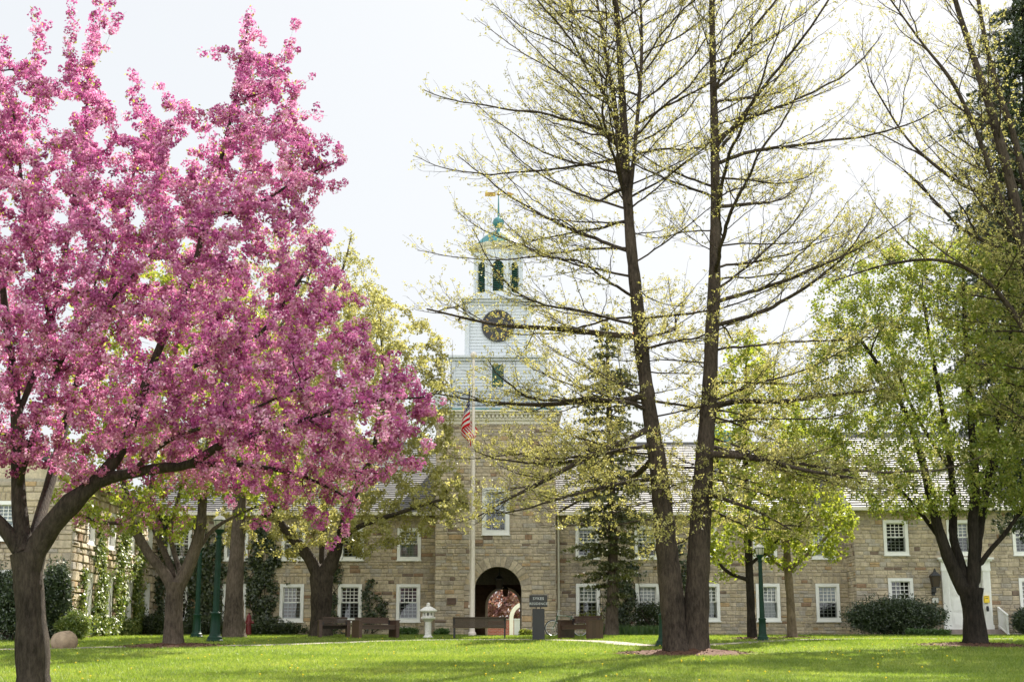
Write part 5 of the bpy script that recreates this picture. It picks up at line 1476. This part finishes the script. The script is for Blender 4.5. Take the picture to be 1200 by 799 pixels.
# ------------------------------------------------------------------ budding oaks: leaders, long arching laterals, fine twigs
def unit(v): return v/(np.linalg.norm(v)+1e-9)
def rot_about(v, k, a):
    return v*math.cos(a)+np.cross(k, v)*math.sin(a)+k*np.dot(k, v)*(1-math.cos(a))
def oak(name, label, base_px, leaders, Y0, width, elev, lat_gap, pymin, side_bias, seed, bark, leafmat, per=5, tuft=.075, leaf=.066, group=None, fork_at=None, lmin=.5, minz_len=1.0, twig_p=.8, thick=.0070, lscale=None):
    rg = np.random.default_rng(seed); s = Skel(); chains = []; TC, TDn = [], []
    base = np.array([P(base_px[0], base_px[1], Y0)[0], Y0, 0.0]); base[2] = gz(base[0], Y0)
    for li, lb in enumerate(leaders):
        ids = s.limb(lb, Y0, None)
        if li < 2: flare(ids, s, .28, .35)
        p, r_ = s.p[ids].copy(), s.r[ids].copy(); r_ *= 1+.035*rg.normal(size=len(r_)); chains.append((p, r_))
        seg = np.concatenate([[0], np.cumsum(np.linalg.norm(np.diff(p, axis=0), axis=1))])
        d = 0.0; az = rg.random()*6.28; py_prev = 0
        while d < seg[-1]:
            q = np.array([np.interp(d, seg, p[:,k]) for k in range(3)]); rr = np.interp(d, seg, r_)
            dep = q[1]*CP+q[2]*SP; py = CY-F*(q[2]*CP-q[1]*SP)/dep
            py_prev = py
            d += lat_gap*rg.uniform(.3, 1.7)*(.78 if py_prev > 450 else 1.0)*(1.2 if lscale and lscale[li] < .5 else 1.0)
            az += 2.4+rg.normal()*.3
            if py > pymin: continue
            b = side_bias[li]
            a = az
            if rg.random() < abs(b): a = (math.pi if b < 0 else 0)+rg.normal()*.75
            dirh = np.array([math.cos(a), math.sin(a)*.9, 0]); dirh = unit(dirh)
            Lmax = np.interp(py, *width)*(lscale[li] if lscale else 1.0)
            inner = (dirh[0] > .35 and b < 0) or (dirh[0] < -.35 and b > 0)
            big = rg.random() < .3
            L = max(lmin, Lmax*(rg.uniform(.9, 1.12) if big else rg.uniform(.5, 1.0))*(.6 if inner else 1.0))
            e0 = R(np.interp(py, *elev)+rg.normal()*10); e1 = e0+R(rg.uniform(8, 48))
            if py > 420 and rg.random() < .5: e1 = e0+R(rg.uniform(-8, 18))
            n = max(5, int(L/.2)); t = np.linspace(0, 1, n)
            el = e0+(e1-e0)*t**1.8-R(6)*np.sin(t*math.pi); yaw = np.cumsum(rg.normal(size=n)*.09)
            dv = np.stack([np.cos(el)*(dirh[0]*np.cos(yaw)-dirh[1]*np.sin(yaw)), np.cos(el)*(dirh[0]*np.sin(yaw)+dirh[1]*np.cos(yaw)), np.sin(el)], 1)
            dv += np.cumsum(rg.normal(size=dv.shape)*.035, 0)+rg.normal(size=dv.shape)*.06
            pts = q+np.vstack([np.zeros(3), np.cumsum(dv[:-1]*L/(n-1), axis=0)])
            r0 = min(rr*.6, thick*(1.25 if big else .85)*L**.95+.004); rad = r0*(1-t*.88)**.9+.003
            chains.append((pts, rad))
            # second order
            dd = .16*L; sg = 1
            while dd < L*.99:
                tt = dd/L; i = min(int(tt*(n-1)), n-2); pb = pts[i]+(pts[i+1]-pts[i])*(tt*(n-1)-i); v0 = unit(pts[i+1]-pts[i])
                sg = -sg; up = unit(np.array([0, 0, 1.])-v0*v0[2]); k = unit(up+rg.normal(size=3)*.45)
                v1 = unit(rot_about(v0, k, sg*R(rg.uniform(28, 58))))+np.array([0, 0, .12])
                Ls = ((.6 if rg.random() < .2 else .33)*L*(1-tt)+.4)*rg.uniform(.5, 1.25); m = max(3, int(Ls/.16)); ts = np.linspace(0, 1, m)[:,None]
                v1 = unit(v1); p2 = pb+v1*ts*Ls+np.array([0, 0, .22])*Ls*ts**2+np.cumsum(rg.normal(size=(m,3))*.02, 0)*(ts > 0)
                r1 = min(np.interp(tt, t, rad)*.65, .005*Ls+.0034); chains.append((p2, np.linspace(r1, .0026, m)))
                de = .12*Ls; s2 = 1
                while de < Ls*1.02:
                    tq = min(de/Ls, 1.0); j = min(int(tq*(m-1)), m-2); pc = p2[j]+(p2[j+1]-p2[j])*(tq*(m-1)-j); vv = unit(p2[j+1]-p2[j])
                    s2 = -s2; v2 = unit(rot_about(vv, unit(rg.normal(size=3)+np.array([0,0,1.])), s2*R(rg.uniform(30, 70)))+np.array([0,0,.15])); Lt = rg.uniform(.14, .42)
                    pe = pc+v2*Lt+rg.normal(size=3)*.02
                    chains.append((np.array([pc, (pc+pe)/2+rg.normal(size=3)*.015, pe]), np.array([.0034, .0028, .002])))
                    if rg.random() < twig_p: TC.append(pe); TDn.append(v2)
                    if rg.random() < twig_p*.6: TC.append(pc+(pe-pc)*.5); TDn.append(v2)
                    de += rg.uniform(.14, .30)
                dd += rg.uniform(.13, .32)
    TC, TDn = np.array(TC), np.array(TDn)
    print(name, len(chains), len(TC))
    dep = TC[:,1]*CP+TC[:,2]*SP; tpy = CY-F*(TC[:,2]*CP-TC[:,1]*SP)/dep
    lowd = np.clip((tpy-230)/200, 0, 1); k = rg.random(len(TC)) < lowd*.95        # fuller leaf-out on the lower boughs
    TC = np.concatenate([TC, TC[k]+rg.normal(size=(k.sum(),3))*.07]); TDn = np.concatenate([TDn, TDn[k]])
    lf = tufts(TC, TDn, per, tuft, leaf, leaf*.55, rg, .4)
    return make_tree(name, label, 'tree', base, chains, bark, lf, leafmat, group)

OB = G(806, 766)
oak('budding_oak', 'tall double-trunked oak with yellow buds in a wide mulch ring', (806,767),
    [[(796,772,0,36),(793,755,0,32),(790,730,0,30),(786,690,0,29),(781,640,0,26),(776,590,0,23),(769,530,0,20),(761,480,0,18),(752,410,0,17),(744,330,0,15),(738,270,0,13),(733,190,0,11),(729,110,0,9),(724,30,0,7),(716,-60,0,5),(708,-160,0,3)],
     [(815,772,.05,36),(815,750,.05,32),(816,715,.05,29),(818,670,.05,27),(821,610,.05,25),(825,540,.05,22),(830,480,.05,19),(834,400,.05,17),(838,300,.05,14),(838,200,.05,11),(836,100,.05,9),(834,0,.05,7),(832,-100,.05,5),(828,-200,.05,3)],
     [(738,262,.1,7),(728,200,.3,7),(720,120,.4,6),(706,40,.5,4),(690,-60,.6,2)], [(737,240,-.1,6),(745,160,-.4,5),(752,60,-.6,4),(748,-60,-.6,2)],
     [(759,462,0,9),(735,468,-.4,7),(690,470,-.9,6),(630,474,-1.2,5),(565,470,-1.3,3),(505,460,-1.2,1.5)], [(764,500,0,9),(735,515,-.5,7),(690,535,-1.1,6),(640,562,-1.6,5),(595,585,-1.9,3),(555,608,-2,1.5)], [(750,395,.1,9),(715,392,.6,7),(650,385,1.0,6),(580,380,1.2,4),(500,362,1.2,2)],
     [(826,532,0,10),(855,533,-.4,8),(900,540,-.8,6),(950,552,-1.1,4),(1003,560,-1.2,2)], [(830,478,.1,9),(865,470,.6,7),(920,470,1.1,5),(980,462,1.4,3),(1040,455,1.5,1.5)], [(768,535,.2,8),(740,560,1.2,6),(700,575,1.8,4),(655,600,2.2,2)], [(822,575,.1,7),(850,585,-.7,5),(890,600,-1.4,3),(930,622,-1.8,1.5)]],
    float(OB[1]), ([-220,-100,0,120,250,350,450,540,600],[1.2,2.9,4.2,5.4,6.3,6.5,6.2,5.6,4.2]), ([-200,0,120,250,350,480,580],[54,40,31,21,10,1,-7]), .28, 632, [-.55,.5,-.3,.1,-.4,-.4,-.4,.4,.4,-.2,.2], 17, M['bark_oak'], M['leaf_oak'], per=5, lscale=[1,1,1,1,.3,.3,.3,.3,.3,.25,.25])
mulch_ring(OB, 1.8, .12, 11)
oak('budding_oak', 'leaning budding oak at the right edge reaching into the sky', (1262,768),
    [[(1262,772,0,34),(1258,740,0,28),(1250,650,0,24),(1240,540,0,22),(1228,440,0,19),(1212,350,0,17),(1197,270,0,14),(1178,190,0,12),(1155,110,0,10),(1135,50,0,8),(1118,-5,0,6),(1100,-80,0,3)], [(1230,445,0,13),(1222,350,.5,11),(1208,250,.7,10),(1188,160,.8,8),(1165,90,.8,7),(1148,10,.8,5),(1140,-80,.8,3)], [(1203,300,-.3,8),(1178,250,-.6,7),(1150,170,-.8,6),(1118,100,-1,5),(1080,50,-1.1,3),(1040,-5,-1.2,2)], [(1200,285,.2,7),(1165,235,.6,6),(1120,212,.8,5),(1065,165,.9,3),(1020,95,.9,1.5)],
     [(1225,430,-.5,9),(1190,370,-.9,7),(1150,325,-1.2,5),(1100,305,-1.3,4),(1040,310,-1.4,3),(975,330,-1.4,1.5)], [(1170,290,.4,5),(1130,270,.6,4),(1095,235,.7,3),(1060,200,.7,2)]],
    float(OB[1])+2.5, ([-150,0,150,300,450,560],[1.0,2.2,2.8,3.0,3.4,2.6]), ([-200,0,150,300,450,580],[60,52,42,28,10,-5]), .42, 560, [-.35,-.3,-.2,-.1,-.1,-.1], 23, M['bark_oak'], M['leaf_oak'], per=5, lmin=.4, thick=.007)

# ------------------------------------------------------------------ conifers
def conifer(name, label, base_px, trunk, Y0, width, rise, droop, gap, hang, seed, bark, mat, npb=5, dens=.11, qs=(.15,.05)):
    rg = np.random.default_rng(seed); s = Skel(); ids = s.limb(trunk, Y0, None); flare(ids, s, .35)
    p, r_ = s.p[ids].copy(), s.r[ids].copy(); chains = [(p, r_)]; C, D = [], []
    base = np.array([P(base_px[0], base_px[1], Y0)[0], Y0, 0.0]); base[2] = gz(base[0], Y0)
    seg = np.concatenate([[0], np.cumsum(np.linalg.norm(np.diff(p, axis=0), axis=1))]); d = 0
    while d < seg[-1]:
        q0 = np.array([np.interp(d, seg, p[:,k]) for k in range(3)]); dep = q0[1]*CP+q0[2]*SP; py = CY-F*(q0[2]*CP-q0[1]*SP)/dep
        d += gap*rg.uniform(.7,1.3); w = np.interp(py, *width)*dep/F
        if w <= .05: continue
        a0 = rg.random()*6.28
        for k in range(npb):
            if rg.random() < .14: continue
            a = a0+k*2*math.pi/npb+rg.normal()*.4; L = w*rg.uniform(.4,1.18)
            n = max(4, int(L/.18)); t = np.linspace(0,1,n); el = R(rise)+(R(droop)-R(rise))*t+R(14)*np.maximum(0,t-.75)*2
            dv = np.stack([np.cos(el)*math.cos(a), np.cos(el)*math.sin(a), np.sin(el)],1)+rg.normal(size=(n,3))*.06
            q = q0+np.array([0,0,rg.normal()*.08]); pts = q+np.vstack([np.zeros(3), np.cumsum(dv[:-1]*L/(n-1),0)])
            chains.append((pts, .004+.012*L*(1-t)))
            x = .12*L; sg = 1
            while x < L:
                tt = x/L; i = min(int(tt*(n-1)), n-2); pb = pts[i]+(pts[i+1]-pts[i])*(tt*(n-1)-i); v0 = unit(pts[i+1]-pts[i]); sg = -sg
                sv = unit(np.cross(v0, [0,0,1.]))*sg; Lt = (.42*L*(1-tt)+.16)*rg.uniform(.5,1.1)
                v1 = unit(v0*.8+sv*.9+np.array([0,0,-hang]))
                chains.append((np.array([pb, pb+v1*Lt*.5, pb+v1*Lt+np.array([0,0,-.1*hang])]), np.array([.006,.004,.002])))
                m = max(2, int(Lt/dens)); u = (rg.random(m)[:,None]*.95+.05)
                C.append(pb+v1*Lt*u+np.array([0,0,-.12*hang])*u*u); D.append(np.repeat(v1[None], m, 0))
                if hang > .4:
                    m = 3; u = rg.random(m)[:,None]; C.append(pb+v1*Lt*u+np.array([0,0,-1.])*rg.random((m,1))*.35); D.append(np.repeat(np.array([[0,0,-1.]]), m, 0))
                x += rg.uniform(.10,.2)
    C, D = np.concatenate(C), np.concatenate(D)
    print(name, len(chains), len(C))
    lf = tufts(C, D, 5, .07, qs[0], qs[1], rg, .45)
    return make_tree(name, label, 'tree', base, chains, bark, lf, mat)
Yd = 57.0
conifer('conifer_tree', 'dark evergreen with open drooping branches right of the stone tower', (717,744), [(716,748,0,17),(717,735,0,15),(718,690,0,13),(718,620,0,11),(716,560,0,9),(714,490,0,7),(712,420,0,4),(711,368,0,2)], Yd,
        ([368,410,470,540,610,660,690,712,730],[6,24,46,62,66,52,26,8,0]), 6, -22, .31, .18, 5, M['bark_grey'], M['needle_olive'], 6, .07, (.15,.05))
conifer('spruce_tree', 'dark drooping spruce at the right edge behind the maple', (1219,748), [(1219,752,0,24),(1219,735,0,20),(1218,640,0,17),(1214,500,0,14),(1209,350,0,11),(1204,200,0,8),(1200,60,0,6),(1197,-60,0,3)], 51.0,
        ([-60,60,200,320,420,500,580,640,700],[10,60,100,122,125,108,66,16,0]), 8, -34, .34, .9, 6, M['bark_black'], M['needle'], 6, .10, (.17,.05))

# ------------------------------------------------------------------ shrubs, beds and ivy
def shrub(name, label, c, rx, ry, h, n, mat, size, seed, cat='shrub', lobes=7, upright=.2, stems=9):
    rg = np.random.default_rng(seed); c = np.array(c, float)
    lb = [(rg.uniform(-.6,.6), rg.uniform(-.5,.5), rg.uniform(.35,.62), rg.uniform(.42,.62)) for _ in range(lobes)]+[(0,0,.45,.75)]
    C = []; N_ = []
    per = n//len(lb)
    for (x, y, z, r_) in lb:
        d = rg.normal(size=(per,3)); d /= np.linalg.norm(d,axis=1)[:,None]; k = (1-.45*rg.random((per,1))**2)*(1+.12*np.sin(d[:,:1]*9+x*7)*np.sin(d[:,1:2]*8+z*5))
        q = np.array([x,y,z])+d*r_*k*np.array([.75,.75,.62]); C.append(q); N_.append(d)
    C = np.concatenate(C); N_ = np.concatenate(N_); C += N_*(rg.random((len(C),1))**9)*.24; k = C[:,2] > .01; C, N_ = C[k], N_[k]
    C = C*np.array([rx, ry, h]); D = N_+np.array([0,0,upright]); D /= np.linalg.norm(D,axis=1)[:,None]
    lf = tufts(C, D, 4, size*1.1, size, size*.42, rg, .5)
    t = thing(name, label, cat, c)
    np_mesh('foliage', lf[0], lf[1], mat, t, rnd=lf[2])
    ch = [(np.array([[rg.normal()*.08*rx, rg.normal()*.08*ry, -.1],[a*.35*rx,b*.35*ry,h*.3],[a*.75*rx,b*.75*ry,h*rg.uniform(.55,.85)]]), np.array([.03,.02,.008])) for a, b in rg.uniform(-1,1,(stems,2))]
    v, q = tubes(ch, np.zeros(3)); np_mesh('stem', v, q, M['bark_dark'], t, smooth=True)
    return t
def at(px, Y): p = P(px, 700, Y); return (p[0], Y, float(gz(p[0], Y)))
def mpx(px, Y): return px*Y*.98/F
shrub('yew_shrub', 'wide dark clipped yew shrub left of the white door steps', at(1049,58.0), mpx(66,58), .95, mpx(47,58), 9000, M['yew'], .10, 1, lobes=11)
shrub('yew_shrub', 'dark yew shrub at the right edge beyond the stair railing', at(1210,58.2), mpx(34,58), .8, mpx(33,58), 3500, M['yew'], .10, 2)
shrub('yew_shrub', 'tall dark yew left of the near trunk against the left wing', at(8,47.5), mpx(44,47.5), 1.0, mpx(85,47.5), 6500, M['yew'], .11, 3, lobes=10, upright=.5)
shrub('yew_shrub', 'dark yew between the near trunk and the wing corner', at(60,48.2), mpx(22,48), .7, mpx(92,48), 4200, M['yew'], .11, 4, upright=.6)
shrub('leafy_shrub', 'low green shrub at the foot of the wing corner', at(88,48.0), mpx(22,48), .5, mpx(34,48), 1900, M['ivy'], .10, 5)
shrub('low_plant', 'bright green low plant in front of the wide yew, left one', at(1073,56.6), mpx(12,56), .3, mpx(8.5,56), 700, M['bulb_leaf'], .08, 6, 'plant', stems=3)
shrub('low_plant', 'bright green low plant in front of the wide yew, nearer the steps', at(1097,56.6), mpx(15,56), .3, mpx(7.5,56), 800, M['bulb_leaf'], .08, 7, 'plant', stems=3)
shrub('low_plant', 'lime green clump at the foot of the post sign', at(616,55.3), mpx(8,55), .25, mpx(8,55), 500, M['leaf_lime'], .07, 8, 'plant', stems=3)
shrub('low_plant', 'green clump left of the stone lantern', at(479,58.6), mpx(13,58), .3, mpx(9,58), 600, M['bulb_leaf'], .08, 9, 'plant', stems=3)
shrub('low_plant', 'green clump between the stone lantern and the flagpole', at(518,58.6), mpx(11,58), .3, mpx(8,58), 500, M['bulb_leaf'], .08, 10, 'plant', stems=3)
shrub('twiggy_shrub', 'thin leafy shrub under the window behind the bicycle', at(694,59.6), mpx(22,59), .4, mpx(34,59), 420, M['leaf_lime'], .06, 12, stems=26)
shrub('twiggy_shrub', 'dark loose shrub under the window behind the double oak', at(770,59.4), mpx(34,59), .5, mpx(42,59), 1500, M['ivy_dark'], .09, 13, stems=20)
shrub('low_shrub', 'low dark shrub at the wall left of the forked flowering trunk', at(182,58.5), mpx(22,58), .6, mpx(25,58), 1700, M['ivy_dark'], .10, 14)
shrub('low_shrub', 'low dark shrub at the wall behind the green lamps', at(240,59.2), mpx(34,58), .6, mpx(24,58), 2200, M['ivy_dark'], .10, 15)
shrub('low_shrub', 'low dark shrub under the curtained window', at(325,59.6), mpx(40,58), .5, mpx(15,58), 1700, M['ivy_dark'], .10, 16)
def blades(name, label, pts, h, w, mat, seed, cat=None, kind=None, lean=.35):
    rg = np.random.default_rng(seed); n = len(pts); a = rg.random(n)*2*np.pi; L = h*(.6+.7*rg.random(n))
    side = np.stack([np.cos(a), np.sin(a), 0*a],1)*(w*(.6+.8*rg.random(n)))[:,None]*.5
    b = rg.random(n)*2*np.pi; ln = np.stack([np.cos(b), np.sin(b), 0*b],1)*(L*lean*rg.random(n)**.7)[:,None]
    top = pts+ln+np.array([0,0,1.])*L[:,None]*np.sqrt(np.maximum(.2, 1-(lean*.6)**2))
    return np.stack([pts-side, pts+side, top],1).reshape(-1,3), np.arange(3*n).reshape(n,3)
rg = np.random.default_rng(77)
n = 2600; bx = rg.uniform(X(704,745,58.2), X(783,745,58.2), n); by = rg.uniform(57.9, 59.2, n)
v, f = blades('', '', np.column_stack([bx, by, gz(bx, by)]), .38, .035, None, 5)
tag(np_mesh('bulb_foliage', v, f, M['bulb_leaf'], rnd=rg.random(len(f))), 'row of dark green bulb leaves along the wall', 'ground cover', kind='stuff')

def ivy(label, fr, zones, wins_, n, mat, seed, size=.12, thick=.14):
    """leaves and runners over a wall; zones: (u centre, half width, z0, z1, weight)"""
    rg = np.random.default_rng(seed); C = []; w_ = np.array([z[4] for z in zones], float); w_ /= w_.sum()
    for z, k in zip(zones, w_):
        m = int(n*k); t = rg.random(m)**1.25; zz_ = z[2]+(z[3]-z[2])*t
        wob = .25*np.sin(zz_*2.1+z[0]*3)+.15*np.sin(zz_*5+z[0])
        u = z[0]+wob*z[1]+rg.normal(size=m)*.45*z[1]*(1.25-.75*t)
        C.append(np.column_stack([u, .05+thick*rg.random(m)**1.4*(1.4-t), zz_]))
    C = np.concatenate(C); k = np.ones(len(C), bool)
    for o in wins_: k &= ~((C[:,0] > o[0]-.02) & (C[:,0] < o[1]+.02) & (C[:,2] > o[2]) & (C[:,2] < o[3]))
    gap = np.sin(C[:,0]*5.1+seed)*np.sin(C[:,2]*3.7+seed*2)+.5*np.sin(C[:,0]*11)*np.sin(C[:,2]*9); k &= gap > -.35+.5*rg.random(len(C))-.4
    C = C[k]; W = fr.O+np.outer(C[:,0], fr.U)+np.outer(C[:,1], fr.N)+np.outer(C[:,2], [0,0,1.])
    base = fr.O+fr.U*np.mean([z[0] for z in zones]); base[2] = gz(base[0], base[1])
    nn_ = np.repeat((fr.N+np.array([0,0,.35]))[None], len(W)*3, 0); cc = np.repeat(W, 3, 0)+rg.normal(size=(len(W)*3,3))*.05
    q = quads_at(cc-base, size, size*.75, rg, nrm=nn_, nbias=.7, dirs=np.repeat(np.array([[0,0,-1.]]), len(cc), 0), dbias=.35)
    t = thing('ivy', label, 'ivy', base); np_mesh('foliage', *q[:2], mat, t, rnd=q[2])
    ch = []
    for z in zones:
        for _ in range(5):
            u = z[0]+rg.normal()*.4*z[1]; m = 14; zq = np.linspace(z[2]-.2, z[2]+(z[3]-z[2])*rg.uniform(.5,1), m); uu = u+np.cumsum(rg.normal(size=m)*.09)
            ch.append((np.array([fr.O+fr.U*a+fr.N*.055+np.array([0,0,b]) for a, b in zip(uu, zq)]), np.linspace(.02,.006,m)))
    v, q2 = tubes(ch, base); np_mesh('runner', v, q2, M['bark_dark'], t, smooth=True)
    return t
zg = GZ_
ivy('sunlit green ivy climbing between the windows of the wing wall', lside, [(yw(114),.9,zg,4.4,2.2),(yw(138),1.3,zg,5.2,3),(yw(157),1.2,zg,4.9,3),(yw(95),.8,zg,2.6,1),(yw(128),2.8,zg,1.5,2.4),(yw(160),1.8,zg,2.0,2.0)], lo+uo, 8000, M['ivy'], 8)
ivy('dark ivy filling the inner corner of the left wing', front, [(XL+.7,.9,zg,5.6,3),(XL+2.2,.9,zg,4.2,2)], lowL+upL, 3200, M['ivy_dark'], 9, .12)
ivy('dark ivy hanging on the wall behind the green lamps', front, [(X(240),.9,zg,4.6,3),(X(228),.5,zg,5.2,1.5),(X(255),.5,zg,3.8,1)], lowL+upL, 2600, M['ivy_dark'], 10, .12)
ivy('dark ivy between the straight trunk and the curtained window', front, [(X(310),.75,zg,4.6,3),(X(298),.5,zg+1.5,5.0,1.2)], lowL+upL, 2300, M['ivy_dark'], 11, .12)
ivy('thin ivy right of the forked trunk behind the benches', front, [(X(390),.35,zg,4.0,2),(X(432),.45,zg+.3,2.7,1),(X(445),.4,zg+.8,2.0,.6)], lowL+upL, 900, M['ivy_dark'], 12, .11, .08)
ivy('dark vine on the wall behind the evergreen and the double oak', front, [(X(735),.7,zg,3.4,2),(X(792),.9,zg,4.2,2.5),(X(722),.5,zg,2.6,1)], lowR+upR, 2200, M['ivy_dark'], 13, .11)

# ------------------------------------------------------------------ grass
def grass():
    rg = np.random.default_rng(99)
    def field(n, y0, y1, h, w, pw):
        y = y0+(y1-y0)*rg.random(n)**pw; x = rg.uniform(-1,1,n)*(.405*y+1.5)
        k = np.ones(n, bool)
        d = np.min(np.hypot(x[:,None]-PATH[None,::3,0], y[:,None]-PATH[None,::3,1]), axis=1) if n < 4e5 else None
        k &= d > PATH_W/2+.05*rg.normal(size=n)
        k &= ~((np.abs(x-ac[0]) < 1.2) & (y > 55.6))
        k &= ~((x < XL+.2) & (y > YW-.2)); k &= y < np.where(x > XRW, YR-.3, YT-.2)
        for (px, py, rr) in ((202.5,757,1.25),(1143,756,1.5),(881,748.5,.75),(928.5,747.5,.65),(806,766,1.6)):
            c = G(px, py); a = np.arctan2(y-c[1], x-c[0]); k &= np.hypot(x-c[0], y-c[1]) > rr*(1+.12*np.sin(3*a+px))+.12*rg.normal(size=n)
        x, y = x[k], y[k]
        sc = np.interp(y, [20, 60], [1, 1.9])
        v, f = blades('', '', np.column_stack([x, y, gz(x, y)-.01]), h*sc, w*sc, None, int(n), lean=.9)
        lo_ = .5+.22*np.sin(x*.9+np.sin(y*.7))*np.sin(y*.8+1)+.16*np.sin(x*2.7+y*1.3)*np.sin(y*2.1-x)
        return v, f, np.clip(lo_*.55+rg.random(len(x))*.5-.03, 0, 1)
    a = field(260000, 19.0, 36, .058, .013, 1.0); b = field(240000, 34, 60, .05, .015, 1.0)
    o = np_mesh('grass', np.concatenate([a[0], b[0]]), np.concatenate([a[1], b[1]+len(a[0])]), M['grass'], rnd=np.concatenate([a[2], b[2]]))
    tag(o, 'short sunlit spring grass of the lawn', 'grass', kind='stuff')
    n = 170; y = rg.uniform(24, 56, n); x = rg.uniform(-1,1,n)*.37*y; k = (y < 55)
    # loose drifts of dandelions
    cx = rg.normal(size=n)*.5; x = np.where(rg.random(n) < .5, np.round(x/4)*4+cx, x)
    d = np.min(np.hypot(x[:,None]-PATH[None,:,0], y[:,None]-PATH[None,:,1]), axis=1); k &= (d > PATH_W*.7) & ~((x < XL+.3) & (y > YW-.3))
    x, y = x[k], y[k]; mb = MB()
    for a_, b_ in zip(x, y):
        mb.lathe([(.004,0),(.004,.035),(.017,.04),(.02,.048),(.013,.056),(0,.058)], (a_, b_, float(gz(a_, b_))), 7)
    tag(mb.build('dandelion_flowers', M['dandelion']), 'scattered yellow dandelions in the lawn', 'wildflowers', kind='stuff')
grass()
